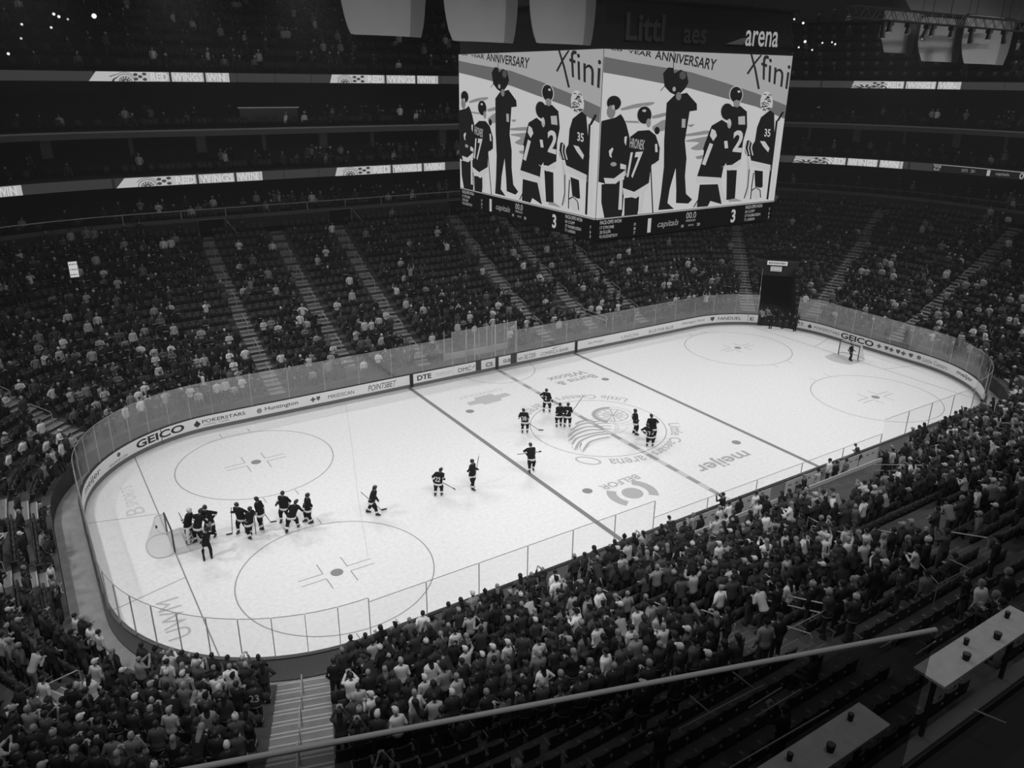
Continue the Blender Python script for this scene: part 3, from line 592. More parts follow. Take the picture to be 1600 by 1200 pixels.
# two players together
hair((835, 333), 37, 46); SEll((838, 385), 20, 22, .2, 8); SEll((850, 315), 9, 7, .4, 9); SPoly([(800, 402), (860, 398), (900, 430), (903, 520), (880, 600), (868, 705), (830, 735), (780, 738), (800, 600)], DK, 8); SText('2', [(822, 540), (890, 535), (870, 665), (815, 660)], WH, 9, .03); SPoly([(848, 460), (888, 455), (890, 505), (850, 505)], .35, 9); SPoly([(745, 742), (800, 745), (866, 702), (868, 738), (800, 768)], WH, 9); SPoly([(785, 765), (845, 765), (836, 925), (785, 935)], DK, 8)
hair((783, 432), 38, 48); SEll((795, 500), 12, 28, .4, 9); SPoly([(690, 512), (750, 478), (820, 520), (832, 620), (800, 700), (765, 745), (752, 815), (608, 803), (640, 700), (655, 600), (640, 650), (672, 555)], DK, 9)
SPoly([(604, 800), (750, 808), (752, 845), (602, 836)], WH, 10); SPoly([(625, 848), (733, 845), (757, 958), (690, 940), (675, 970), (610, 975)], DK, 9); SPoly([(735, 845), (752, 845), (785, 938), (758, 945)], WH, 10); SPoly([(765, 600), (785, 598), (790, 640), (770, 642)], WH, 10); SPoly([(690, 530), (712, 540), (722, 570), (700, 600), (680, 570)], WH, 10); SLine([(690, 615), (645, 735)], 22, WH, 10); SLine([(620, 930), (592, 975)], 6, DK, 9)
# goalkeeper
SEll((1018, 378), 38, 66, WH, 7); rr = random.Random(3)
for k in range(26): a = rr.uniform(-25, 25); c = rr.uniform(-50, 45); SLine([(1018+a-9, 378+c), (1018+a, 373+c+rr.uniform(-5, 5)), (1018+a+9, 380+c)], 5, .03, 8)
SPoly([(985, 462), (1040, 420), (1065, 440), (1068, 640), (1052, 738), (930, 715), (915, 650), (950, 600), (962, 520)], DK, 8); SText('35', [(1008, 527), (1045, 530), (1040, 575), (1005, 572)], WH, 9, .02); SPoly([(930, 710), (1050, 735), (1048, 768), (928, 742)], WH, 9)
SPoly([(980, 598), (1010, 600), (1038, 640), (1030, 662), (1000, 630)], WH, 9); SEll((912, 640), 24, 46, DK, 9); SLine([(898, 600), (890, 640), (905, 680)], 6, WH, 10); SLine([(918, 600), (910, 640), (920, 678)], 6, WH, 10); SLine([(935, 605), (928, 640), (938, 680)], 7, WH, 10)
SPoly([(950, 765), (1000, 770), (1000, 860), (985, 865), (955, 858)], DK, 8); SPoly([(905, 640), (925, 760), (915, 900), (885, 935), (905, 850)], .4, 8); SEll((962, 895), 28, 36, .45, 8); SLine([(935, 880), (960, 862), (985, 880), (988, 920)], 6, DK, 9); SLine([(945, 780), (935, 850), (928, 930)], 6, DK, 9); SLine([(918, 760), (910, 860), (890, 925)], 5, DK, 9)
SPoly([(1088, 490), (1104, 490), (1060, 928), (1044, 930)], .48, 8); SLine([(1080, 480), (1028, 930)], 12, DK, 9); SLine([(1118, 430), (1085, 482)], 12, DK, 9); SPoly([(870, 935), (840, 925), (800, 930), (800, 945), (880, 940)], .25, 5)
# statistics band under the screens
SB2 = .95
for nm, fx in FACES:
    b = MB(); b.add([fx(0, v, .02) for v in (-.145, -.012)]+[fx(1, v, .02) for v in (-.145, -.012)], [(0, 2, 3, 1)]); b.build('stats_panel', E(.006), sb)
    b = MB(); b.add([fx(0, -.010, .03), fx(1, -.010, .03), fx(1, -.002, .03), fx(0, -.002, .03)], [(0, 1, 2, 3)]); b.build('stats_line', E(.3), sb)
def BT(t, u0, u1, v0, v1, g=.36, bold=.02, sh=0.0):
    v, f, _ = text2d(t, bold, sh)
    scr([([(u0+(u1-u0)*p[0], v0+(v1-v0)*p[1]) for p in v], f)], g, 3, 'stats_lettering', False)
BT('FACE-OFFS WON', .02, .125, -.042, -.018, .33)
for i, (a, t, c) in enumerate((('7', '17 STROME', '10'), ('6', '20 ELLER', '8'), ('5', '92 KUZNETSOV', '7'))):
    BT(t, .02, (.09, .075, .11)[i], -.073-i*.029, -.053-i*.029, .28); BT(c, .19, .2, -.073-i*.029, -.053-i*.029, .28)
BT('1', .262, .28, -.13, -.035, .42, .0); BT('capitals', .315, .43, -.115, -.06, .22, .01, .3); BT('00.0', .47, .525, -.065, -.022, .34, .0); BT('PERIOD', .47, .525, -.087, -.073, .25); BT('30', .445, .46, -.123, -.103, .3); BT('SOG', .485, .515, -.118, -.106, .25); BT('28', .535, .552, -.123, -.103, .3)
scr([([(.61+.028*(p[0]), -.075+.05*p[1]) for p in v], f) for v, f in (arc2((0, 0), .75, 1.0), arc2((0, 0), .3, .5), stroke2([(0, -.7), (0, .7)], .15), stroke2([(-.7, 0), (.7, 0)], .15))], .34, 3)
scr([([(p[0], p[1]) for p in v], f) for v, f in [stroke2([(.635, -.05-.015*k), (.66, -.055-.016*k), (.69-.006*k, -.045-.02*k)], .006) for k in range(4)]], .22, 3)
BT('3', .735, .762, -.13, -.035, .42, .03); BT('FACE-OFFS WON', .82, .925, -.042, -.018, .33)
for i, (t, c) in enumerate((('18 COPP', '7'), ('27 RASMUSSEN', '6'), ('71 LARKIN', '3'))): BT(t, .82, (.88, .92, .885)[i], -.073-i*.029, -.053-i*.029, .28); BT(c, .972, .98, -.073-i*.029, -.053-i*.029, .28)
def hdr(t, x0, x1, z0, z1, mat, bold=0.0):
    v, f, _ = text2d(t, bold); b = MB(); b.add([(x0+(x1-x0)*p[0], -SBY-.12, z0-14.3+(z1-z0)*p[1]) for p in v], f); b.build('header_lettering', mat, sb)
dimr = M('header_letters', .05, .6, .2)
hdr('Littl', -5.4, -3.0, 23.5, 24.7, dimr, .02); hdr('aes', -1.75, -.2, 23.5, 24.15, dimr, .02); hdr('arena', 2.6, 5.1, 23.5, 24.25, E(.33), .01)
b = MB(); b.add([(1.2, -SBY-.12, 9.25), (2.4, -SBY-.12, 9.25), (3.1, -SBY-.12, 9.6), (2.3, -SBY-.12, 9.55)], [(0, 1, 2, 3)]); b.build('header_swoosh', MG(.25), sb)

# ------------------------------------------------------------------ hanging pale fabric sails
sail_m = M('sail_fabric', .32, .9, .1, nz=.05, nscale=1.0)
def sail(x0, x1, zb, ht, y, label, flap=.22, bend=.5, group=None):
    e = empty('hanging_sail', ((x0+x1)/2, y, zb)); tag(e, label, 'fabric sail', group); W = x1-x0; wf = W*(1-flap); n = 26; m = 14
    def surf(a, t):          # a 0..1 across, t 0..1 up
        ins = W*.055*(max(0, 1-t*2.2))**2
        x = -W/2+ins+(W-2*ins)*a; cr = W*(1-flap)-W/2+(-.10)*W*(1-t)*0
        yy = -.22*math.sin(PI*min(1, (x+W/2)/wf)) if x < cr else (x-cr)*bend
        zz = 0.0
        ed = min(a, 1-a)
        if ed < .05: zz = (.05-ed)**2*380*.35*(1-t)
        return (x, yy, t*ht+zz)
    b = MB(); v = []
    for dy in (0, .03):
        for i in range(m+1):
            for k in range(n+1): p = surf(k/n, (i/m)**1.5); v.append((p[0], p[1]+dy, p[2]))
    o = (m+1)*(n+1); f = []
    for i in range(m):
        for k in range(n):
            q = i*(n+1)+k; f += [(q, q+1, q+n+2, q+n+1), (o+q+n+1, o+q+n+2, o+q+1, o+q)]
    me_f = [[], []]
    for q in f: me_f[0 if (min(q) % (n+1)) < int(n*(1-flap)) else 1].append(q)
    for nm_, ff, mt_ in (('fabric', me_f[0], sail_m), ('side_fabric_shaded', me_f[1], M('sail_fabric_shaded', .19, .9, .1))):  # flap cloth coloured darker to carry the shade of its turned face
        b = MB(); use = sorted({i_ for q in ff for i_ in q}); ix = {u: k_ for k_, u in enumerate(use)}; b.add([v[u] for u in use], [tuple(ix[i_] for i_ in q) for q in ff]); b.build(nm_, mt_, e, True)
    b = MB(); b.tube([(-W/2, 0, ht), (wf-W/2, 0, ht), (W/2, (W-wf)*bend, ht)], .05, 6); b.build('top_bar', cap, e)
    for x in (-W*.35, W*.25):
        b = MB(); b.tube([(x, 0, ht), (x, 0, 36-zb)], .015, 5); b.build('hanging_cable', cap, e)
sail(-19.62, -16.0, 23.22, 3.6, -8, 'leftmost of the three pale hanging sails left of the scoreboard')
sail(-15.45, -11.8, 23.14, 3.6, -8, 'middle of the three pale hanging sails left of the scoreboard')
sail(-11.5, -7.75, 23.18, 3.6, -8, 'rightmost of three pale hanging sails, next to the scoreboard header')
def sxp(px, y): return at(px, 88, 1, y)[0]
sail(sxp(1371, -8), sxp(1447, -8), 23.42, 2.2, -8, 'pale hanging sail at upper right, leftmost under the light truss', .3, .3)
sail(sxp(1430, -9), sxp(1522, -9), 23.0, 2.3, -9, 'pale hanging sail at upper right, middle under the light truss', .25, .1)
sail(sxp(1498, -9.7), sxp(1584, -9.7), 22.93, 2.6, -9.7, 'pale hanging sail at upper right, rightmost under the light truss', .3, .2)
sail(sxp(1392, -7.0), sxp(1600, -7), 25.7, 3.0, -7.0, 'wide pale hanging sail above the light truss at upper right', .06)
# lighting truss at upper right
ta, tb = np.array(at(1330, 5, 1, -12)), np.array(at(1612, 33, 1, -12)); tz = 24.62
e = empty('light_truss', (ta[0], -12, 0)); tag(e, 'long black lattice truss carrying stage lights at upper right', 'truss'); LT = tb[0]-ta[0]; blk = M('truss_black', .02, .5, .3)
for zz, yy in ((tz, -.2), (tz, .2), (tz+.5, -.2), (tz+.5, .2)):
    b = MB(); b.tube([(0, yy, zz), (LT, yy, zz)], .035, 6); b.build('chord', blk, e)
n = int(LT/.45); b = MB()
for k in range(n):
    x = LT*k/n; x2 = LT*(k+1)/n
    for yy in (-.2, .2): b.tube([(x, yy, tz if k % 2 else tz+.5), (x2, yy, tz+.5 if k % 2 else tz)], .018, 5)
    b.tube([(x, -.2, tz), (x, .2, tz)], .015, 4); b.tube([(x, -.2, tz+.5), (x, .2, tz+.5)], .015, 4)
b.build('lattice', M('truss_web', .05, .5, .4), e)
for x in (LT*.2, LT*.5, LT*.8): b = MB(); b.tube([(x, 0, tz+.5), (x, 0, 36)], .02, 5); b.build('hanging_cable', blk, e)
for i, (px, ang, long_, lab) in enumerate(((1379, .1, .6, 'leftmost stage light with a lit lens'), (1389, 0, .3, 'second stage light from the left'), (1419, 0, .34, 'third stage light from the left'), (1449, -.5, .6, 'fourth stage light from the left, tilted left'), (1457, 0, .35, 'fifth stage light from the left'), (1488, 0, .36, 'sixth stage light from the left'), (1519, .15, .6, 'long seventh stage light from the left'), (1547, 0, .34, 'small stage light second from the right'), (1571, .3, .5, 'rightmost stage light, tilted right'))):
    x = at(px, 45, 1, -12)[0]; e2 = empty('stage_light', (x, -12, tz-.04)); tag(e2, lab+' under the black truss', 'stage light', 'stage lights on the truss')
    b = MB(); b.box((0, 0, -.09), (.3, .26, .18)); b.build('yoke', blk, e2); b = MB()
    dx = math.sin(ang); dz = -math.cos(ang); b.tube([(0, 0, -.15), (dx*long_, 0, -.15+dz*long_)], [.11, .15], 12); b.build('lamp_head', blk, e2)
    b = MB(); b.tube([(dx*long_, 0, -.15+dz*long_), (dx*(long_+.01), 0, -.15+dz*(long_+.01))], .06, 10); b.build('lens', E(.25 if i else .6), e2)
# small lit ceiling spotlights and their catwalk frames
for i, (px, py, yy, em, lab) in enumerate([(950, 18, -2, 3, 'bright spotlight right beside the third hanging sail'), (1095, 27, 4, 3, 'small spotlight left of three above the scoreboard header'), (1110, 22, 4, 4, 'bright middle spotlight of three above the scoreboard header'), (1137, 28, 4, 5, 'brightest spotlight right of three above the scoreboard header'), (1241, 30, 10, 2, 'tiny spotlight beside the scoreboard top'), (1255, 36, 10, 3, 'small spotlight right of the tiny one beside the scoreboard top'),
        (1258, 65, 12, 4, 'bright spotlight below the pair beside the scoreboard top'), (1248, 74, 12, 2, 'tiny spotlight lowest left in the cluster right of the scoreboard'), (1269, 78, 12, 2, 'tiny spotlight lowest in the cluster right of the scoreboard'), (1285, 67, 12, 2, 'tiny spotlight middle right in the cluster right of the scoreboard'), (1300, 66, 14, 2, 'tiny spotlight in the cluster, second from its right'), (1305, 69, 14, 2.5, 'tiny spotlight at the right end of the cluster right of the scoreboard'), (1337, 28, 8, 2, 'single tiny spotlight left of the light truss'),
        (84, 22, 30, 2, 'pair spotlight left at the far upper left'), (92, 26, 30, 2, 'spotlight right of the pair at the far upper left'), (147, 25, 30, 5, 'brightest spotlight at the far upper left'), (106, 30, 30, 1, 'dim round spotlight at the far upper left'), (80, 43, 32, 1.5, 'dim spotlight below the pair at upper left'), (34, 38, 32, 1.5, 'dim spotlight above the lowest left one'), (33, 60, 32, 1.2, 'dim small spotlight left in the middle'), (13, 84, 32, 2, 'lowest leftmost dim spotlight at the upper left edge')]):
    p = at(px, py, 1, yy); e2 = empty('spotlight', tuple(p)); tag(e2, lab, 'spotlight', 'small spotlights under the roof')
    dv = (CAM-p); dv[2] *= 1; dv /= np.linalg.norm(dv); r = (.07+.025*em)*(.8 if yy < 20 else 1.0)
    b = MB(); b.tube([-dv*.35, (0, 0, 0)], [r*.9, r*1.3], 10); b.build('lamp_head', blk, e2); b = MB(); b.tube([dv*.002, dv*.02], r*.8, 10); b.build('lens', E(min(em*.5, 2)), e2)
    b = MB(); b.tube([(0, 0, 0.1), (0, 0, min(36-p[2], 8))], .02, 4); b.build('drop_rod', blk, e2)
# rink lamp fixtures high above the ice, and housings of the added fill lamps
for i, (x, y, tx_, ty_) in enumerate(LAMPS):
    e = empty('rink_lamp', (x, y, LAMP_Z)); tag(e, 'long black rink lamp high above the ice', 'ceiling lamp', 'rink lamps above the ice')
    b = MB(); b.box((0, 0, .1), (3.4, 1.2, .3)); b.build('housing', blk, e); b = MB(); b.tube([(-1.2, 0, .2), (-1.2, 0, 4)], .02, 4); b.tube([(1.2, 0, .2), (1.2, 0, 4)], .02, 4); b.build('hanging_rods', blk, e)
for i, (x, y, _pw) in enumerate(FILL):
    e = empty('fill_lamp', (x, y, 35.0)); tag(e, 'added square fill lamp panel under the dark roof', 'ceiling lamp', 'added fill lamps under the roof'); b = MB(); b.box((0, 0, .15), (4.2, 4.2, .25)); b.build('housing', blk, e); b = MB(); b.tube([(0, 0, .2), (0, 0, 1.1)], .05, 6); b.build('hanging_rod', blk, e)
# guard rail in the foreground and the counters below it
ra, rb = at(330, 1196, 2, 19.0), at(1462, 984, 2, 19.0); ra = ra+(ra-rb)*.9
e = empty('guard_rail', (0, 0, 0)); tag(e, 'long slanting metal guard rail with shade-tinted glass crossing the foreground', 'railing')
b = MB(); b.tube([tuple(ra), tuple(rb)], .0145, 12); b.build('top_rail', M('guard_rail_metal', .6, .5, .4), e, True)
b = MB(); dv = np.array([rb[0]-ra[0], rb[1]-ra[1]]); dv /= np.hypot(*dv); nv = np.array([-dv[1], dv[0]])*.006
b.add([(ra[0]-nv[0], ra[1]-nv[1], 17.6), (rb[0]-nv[0], rb[1]-nv[1], 17.6), (rb[0]-nv[0], rb[1]-nv[1], 18.98), (ra[0]-nv[0], ra[1]-nv[1], 18.98), (ra[0]+nv[0], ra[1]+nv[1], 17.6), (rb[0]+nv[0], rb[1]+nv[1], 17.6), (rb[0]+nv[0], rb[1]+nv[1], 18.98), (ra[0]+nv[0], ra[1]+nv[1], 18.98)], [(0, 1, 2, 3), (5, 4, 7, 6), (1, 5, 6, 2), (4, 0, 3, 7)])
b.build('glass_panel', glass_mat('shade_tinted_glass', .02, .6), e)  # tint added to darken the seats seen below the rail
ctop = M('counter_top', .6, .6, .3, nz=.08, nscale=6)
for cor, lab, zz in (([(1340, 1098), (1385, 1128), (1250, 1215), (1150, 1225)], 'pale drink counter at the lower right edge with dark items on it', 12.2), ([(1436, 1035), (1470, 1070), (1600, 1000), (1600, 962)], 'pale drink counter at the right edge above the other one', 12.2)):
    P = [at(x, y, 2, zz) for x, y in cor]; xs = [p[0] for p in P]; ys = [p[1] for p in P]
    x0, x1 = (min(xs)-.4, max(xs)) if cor[0][0] == 1340 else (min(xs), max(xs)+.1); y0, y1 = -32.42, -31.85
    e = empty('drink_counter', ((x0+x1)/2, (y0+y1)/2, 10.5)); tag(e, lab, 'counter')
    b = MB(); b.box((0, 0, 1.68), (x1-x0, y1-y0, .05)); b.build('counter_top', ctop, e)
    for q in (-.42, .42): b = MB(); b.box(((x1-x0)*q, 0, .4), (.07, .07, 2.5)); b.build('leg', blk, e)
    for i, t in enumerate((.3, .42, .62, .86)):
        kx = x0+(x1-x0)*t; ky = (y0+y1)/2+(.12 if i % 2 else -.1)
        o = empty(('popcorn_tub', 'paper_cup')[i % 2], (kx, ky, 12.205)); b = MB(); rr_ = .05+.02*(i % 2 == 0)
        b.tube([(0, 0, 0), (0, 0, .13)], [rr_*.8, rr_], 12); b.build('cup_wall', M('dark_paper', .03, .7, .2), o); b = MB(); b.ball((0, 0, .13), (rr_*.9, rr_*.9, .02)); b.build('contents', M('snack', .16, .9, .1), o)
        tag(o, ('dark snack tub', 'dark drink cup')[i % 2]+(' near the left end of', ' left of the middle of', ' right of the middle of', ' near the right end of')[i]+(' the lower pale counter' if cor[0][0] == 1340 else ' the upper pale counter'), 'cup')
# ------------------------------------------------------------------ people
def remesh(b, vox, name, mat, sm=2):
    me = b.mesh(name, mat); o = D.objects.new(name, me); COL.objects.link(o)
    r = o.modifiers.new('r', 'REMESH'); r.mode = 'VOXEL'; r.voxel_size = vox
    if sm: q = o.modifiers.new('s', 'SMOOTH'); q.iterations = sm; q.factor = .5
    dg = bpy.context.evaluated_depsgraph_get(); dg.update(); m2 = D.meshes.new_from_object(o.evaluated_get(dg))
    D.objects.remove(o); D.meshes.remove(me); m2.name = name
    m2.polygons.foreach_set('use_smooth', [True]*len(m2.polygons)); return m2
def link(name, me, parent):
    o = D.objects.new(name, me); COL.objects.link(o)
    if parent: o.parent = parent
    return o
ARMS = {'down': ((.25, -.03, 1.14), (.25, .07, .89)), 'clap': ((.27, .08, 1.17), (.035, .33, 1.27)), 'up': ((.31, .04, 1.55), (.23, .07, 1.84)),
        'phone': ((.25, .18, 1.28), (.07, .36, 1.52)), 'crossed': ((.28, .10, 1.15), (-.06, .24, 1.19)), 'hips': ((.38, -.07, 1.2), (.2, .06, 1.02)), 'pocket': ((.27, -.08, 1.16), (.19, .10, .93))}
class Pose:
    def __init__(s, arms='down', sit=False, lean=0.0, arm2=None, stride=0.0, wide=.11, twist=0.0):
        s.sit, s.lean, s.wide, s.stride = sit, math.radians(lean), wide, stride; s.a = [ARMS[arms], ARMS[arm2 or arms]]; s.dz = -.47 if sit else 0
    def up(s, p):
        x, y, z = p; h = z-.92; c, n = math.cos(s.lean), math.sin(s.lean)
        return (x, y*c+h*n+(-.02 if s.sit else 0), .92+h*c-y*n*.4+s.dz) if z > .92 else (x, y, z+s.dz)
    def arm(s, i):
        sg = 1 if i == 0 else -1; e, h = s.a[i]; return [s.up((sg*.175, 0, 1.41)), s.up((sg*e[0], e[1], e[2])), s.up((sg*h[0], h[1], h[2]))]
    def leg(s, i):
        sg = 1 if i == 0 else -1
        if s.sit: return [(sg*.09, -.02, .47), (sg*.13, .42, .50), (sg*.13, .40, .08)]
        st = s.stride*sg; return [(sg*.09, 0, .92), (sg*s.wide, st*.5+.03, .5), (sg*s.wide, st, .08)]
TORSO = [(.84, .14, .105), (.95, .165, .115), (1.08, .145, .1), (1.22, .16, .108), (1.36, .185, .11), (1.43, .165, .095), (1.475, .075, .065)]
HEAD = [(1.46, .055, .055, 0), (1.53, .05, .052, .005), (1.56, .05, .07, .022), (1.60, .066, .088, .012), (1.655, .077, .098, 0), (1.70, .078, .098, -.004), (1.745, .062, .078, -.008), (1.77, .028, .035, -.01)]
def ring(po, z, rx, ry, yo=0.0, n=12, dx=0.0):
    return [po.up((dx+rx*math.cos(2*PI*k/n), yo+ry*math.sin(2*PI*k/n), z)) for k in range(n)]
def torso(b, po, inf=0.0, n=12, z0=.84, z1=1.5):
    b.loft([ring(po, z, rx+inf, ry+inf, 0, n) for z, rx, ry in TORSO if z0 <= z <= z1])
def hand(b, p, d, sg, fine):
    p = Vector(p); d = Vector(d).normalized(); sd = d.cross(Vector((0, 0, 1))); sd = (sd if sd.length > .2 else Vector((1, 0, 0))).normalized()
    b.ball(p+d*.03, (.04, .035, .045), 8, 5)
    if fine:
        for j, l in enumerate((.062, .07, .066, .052)):
            q = p+d*.055+sd*((j-1.5)*.021); b.tube([q, q+d*l*.6, q+d*l+Vector((0, 0, -.022))], [.0105, .01, .009], 6)
        q = p+d*.02+sd*.035*sg; b.tube([q, q+sd*.03*sg+d*.035], [.012, .010], 6)
def body(b, po, n=12, fine=True, sc=1.0):
    torso(b, po, -.012, n); b.loft([ring(po, z, rx, ry, yo, n) for z, rx, ry, yo in HEAD])
    if fine:
        b.tube([po.up((0, .088, 1.655)), po.up((0, .118, 1.615)), po.up((0, .085, 1.605))], [.010, .019, .012], 6)
        for sg in (-1, 1): b.ball(po.up((sg*.08, -.005, 1.64)), (.015, .022, .032), 6, 5); b.ball(po.up((sg*.03, .088, 1.655)), (.014, .012, .010), 6, 4)
        b.tube([po.up((-.028, .088, 1.578)), po.up((0, .1, 1.575)), po.up((.028, .088, 1.578))], .009, 5)
    for i in (0, 1):
        s_, e, h = po.arm(i); b.tube([s_, e, h], [.046, .038, .026], max(6, n-4)); hand(b, h, np.array(h)-np.array(e), 1 if i == 0 else -1, fine)
        l = po.leg(i); b.tube(l, [.075, .052, .036], max(6, n-4))
def shirt(b, po, n=12, long_=True, inf=.022, z0=.84):
    torso(b, po, inf, n, z0)
    for i in (0, 1):
        s_, e, h = po.arm(i); h2 = tuple(np.array(e)+(np.array(h)-np.array(e))*.9)
        b.tube([tuple(np.array(s_)*1.0-(np.array((.04*(1 if i == 0 else -1), 0, 0)))), s_, e]+([h2] if long_ else []), [.062, .068, .056]+([.042] if long_ else []), max(6, n-3))
def trousers(b, po, n=12):
    b.loft([ring(po, z, rx+.016, ry+.016, 0, n) for z, rx, ry in ((.80, .12, .10), (.84, .15, .11), (.93, .16, .115), (1.0, .152, .108))] if not po.sit else [ring(po, z, rx, ry, 0, n) for z, rx, ry in ((.85, .15, .12), (.93, .165, .12), (1.0, .155, .11))])
    for i in (0, 1): b.tube(po.leg(i), [.098, .07, .06], max(6, n-3))
def shoes(b, po):
    for i in (0, 1):
        a = po.leg(i)[2]; b.loft([[(a[0]+rx*math.cos(2*PI*k/10), a[1]+.06+ry*math.sin(2*PI*k/10), z) for k in range(10)] for z, rx, ry in ((.0, .045, .125), (.045, .05, .13), (.075, .042, .09), (.11, .04, .06))])
def hair(b, po, kind, n=12):
    if kind in ('short', 'long', 'cap', 'beanie'):
        f = {'short': .010, 'long': .014, 'cap': .014, 'beanie': .02}[kind]; yb = -.014 if kind in ('short', 'long') else -.004
        b.loft([ring(po, z, rx+f, ry+f, yo+yb, n) for z, rx, ry, yo in ((1.645, .074, .085, -.014), (1.66, .077, .096, -.002), (1.70, .078, .098, -.004), (1.745, .064, .08, -.008), (1.775, .034, .04, -.01))])
    if kind == 'long': b.loft([ring(po, z, rx, ry, yo, 8) for z, rx, ry, yo in ((1.32, .05, .02, -.125), (1.42, .075, .035, -.115), (1.56, .085, .05, -.07), (1.68, .085, .07, -.035))])
    if kind == 'cap': b.loft([ring(po, z, .062, .055, .12, 8) for z in (1.685, 1.70)])
    if kind == 'beanie': b.ball(po.up((0, -.01, 1.81)), .03, 8, 5)
    if kind == 'bald': b.loft([ring(po, z, rx, ry, -.012, n) for z, rx, ry in ((1.60, .075, .08), (1.66, .081, .097))])
skin_m = M('skin', .28, .6, .3); skin_d = M('skin_deep', .09, .6, .3); hair_d = M('hair_dark', .018, .6, .3); hair_l = M('hair_fair', .22, .6, .3); shoe_m = M('shoes', .03, .6, .2); shoe_w = M('shoes_pale', .4, .6, .2)
def CL(g): return M('cloth_%03d' % round(g*1000), g, .9, .1)
POSES = {'standing': Pose('down', lean=3), 'clapping': Pose('clap', lean=4), 'with arms raised': Pose('up', lean=2), 'holding up a phone': Pose('phone', lean=3), 'with folded arms': Pose('crossed', lean=4), 'with hands on hips': Pose('hips', lean=3),
         'with hands in pockets': Pose('pocket', lean=6, stride=.1), 'seated': Pose('down', sit=True, lean=8), 'seated and clapping': Pose('clap', sit=True, lean=14), 'bending forward': Pose('clap', lean=34), 'with one arm raised': Pose('up', arm2='down', lean=3)}
HI = {}
def hires(pn):
    if pn in HI: return HI[pn]
    po = POSES[pn]; r = {}
    b = MB(); body(b, po, 12, True); r['body'] = remesh(b, .0125, 'body', skin_m, 1)
    for k, lg in (('long', True), ('short', False)):
        b = MB(); shirt(b, po, 14, lg); r['shirt_'+k] = remesh(b, .022, 'shirt', CL(.02), 3)
    b = MB(); shirt(b, po, 14, True, .045, .80); r['jersey'] = remesh(b, .024, 'jersey', CL(.4), 3)
    b = MB(); trousers(b, po, 14); r['trousers'] = remesh(b, .022, 'trousers', CL(.02), 3)
    b = MB(); shoes(b, po); r['shoes'] = b.mesh('shoes', shoe_m)
    for h in ('short', 'long', 'cap', 'beanie', 'bald'): b = MB(); hair(b, po, h); r['h_'+h] = b.mesh('hair', hair_d)
    b = MB(); b.loft([ring(po, z, rx+.066, ry+.066, 0, 20) for z, rx, ry in ((.835, .135, .10), (.885, .15, .11))], cap=False); r['band'] = b.mesh('hem_band', CL(.5))
    HI[pn] = r; return r
def numbered(t, parent, g, w_=.30, h=.27, zc=1.2, back=-.185, po=None, nm='jersey_number'):
    v, f, _ = text2d(t, .02); b = MB(); P = []
    for p in v:
        x = (p[0]-.5)*w_; z = zc+(p[1]-.5)*h; q = (x, back+1.4*x*x, z); P.append(po.up(q) if po else q)
    b.add(P, f); return b.build(nm, CL(g), parent)

# ---------------- players on the ice
jd = M('jersey_dark', .014, .8, .1); jw = M('jersey_white', .62, .85, .1); helm = M('helmet', .012, .3, .5); steel_b = M('skate_blade', .5, .3, .5); stick_m = M('stick_shaft', .035, .5, .3); pad_m = M('goalie_pad', .62, .7, .2)
def plane_at(px, py, base):
    n = np.array([base[0]-CAM[0], base[1]-CAM[1], 0]); n /= np.hypot(*n[:2]); d = (px-800)/FPX*AR-(py-600)/FPX*AU+AF
    return CAM+d*(((np.array([base[0], base[1], 0])-CAM)@n)/(d@n))
class PlPose:
    """pose for one figure on the ice given by pixel marks: everything is turned into metres at the figure's own distance"""
    def __init__(s, foot, head, face, hands=(None, None), stride=0.0, wide=.16, hz=1.72):
        s.base = at(foot[0], foot[1], 2, 0); c = CAM-s.base; az = math.atan2(c[1], c[0]); s.rz = az+math.radians(face)-PI/2
        s.sc = 1.0; h = plane_at(head[0], head[1], s.base); s.h = s.loc(h); s.h = np.array([max(-.28, min(.28, s.h[0])), max(-.4, min(.4, s.h[1])), max(1.42, min(1.80, s.h[2]))])
        s.stride, s.wide = stride, wide; s.k = s.h[2]/1.70
        s.hands = [s.loc(plane_at(p[0], p[1], s.base)) if p else None for p in hands]
        if s.hands[0] is not None and s.hands[1] is not None and s.hands[0][0] < s.hands[1][0]: s.hands = s.hands[::-1]
        elif s.hands[0] is not None and s.hands[1] is None and s.hands[0][0] < 0: s.hands = [None, s.hands[0]]
        elif s.hands[1] is not None and s.hands[0] is None and s.hands[1][0] > 0: s.hands = [s.hands[1], None]
    def loc(s, p):
        x, y = p[0]-s.base[0], p[1]-s.base[1]; c, n = math.cos(-s.rz), math.sin(-s.rz); return np.array([x*c-y*n, x*n+y*c, p[2]])
    def glob(s, p):
        c, n = math.cos(s.rz), math.sin(s.rz); return (s.base[0]+p[0]*c-p[1]*n, s.base[1]+p[0]*n+p[1]*c, p[2])
    def up(s, p):
        x, y, z = p; t = max(0, (z-.85)/.85); return (x+s.h[0]*t, y+s.h[1]*t, z*s.k if z > .85 else z*(1+(s.k-1)*z/.85))
    def arm(s, i):
        sg = 1 if i == 0 else -1; a = np.array(s.up((sg*.2, 0, 1.42))); h = s.hands[i]
        if h is None: h = np.array(s.up((sg*.27, .18, .96)))
        v = h-a; L = np.linalg.norm(v)
        if L > .60: h = a+v/L*.60; v = h-a; L = .6
        off = math.sqrt(max(.0, .31**2-(L/2)**2)); o = np.array([sg*.35, -.45, -.75]); o -= v*(o@v)/(L*L+1e-9); o /= np.linalg.norm(o)+1e-9
        return [tuple(a), tuple((a+h)/2+o*off), tuple(h)]
    def leg(s, i):
        sg = 1 if i == 0 else -1; st = s.stride*sg; return [s.up((sg*.10, 0, .88)), (sg*s.wide, st*.5+.07, .52*s.k), (sg*s.wide, st, .14)]
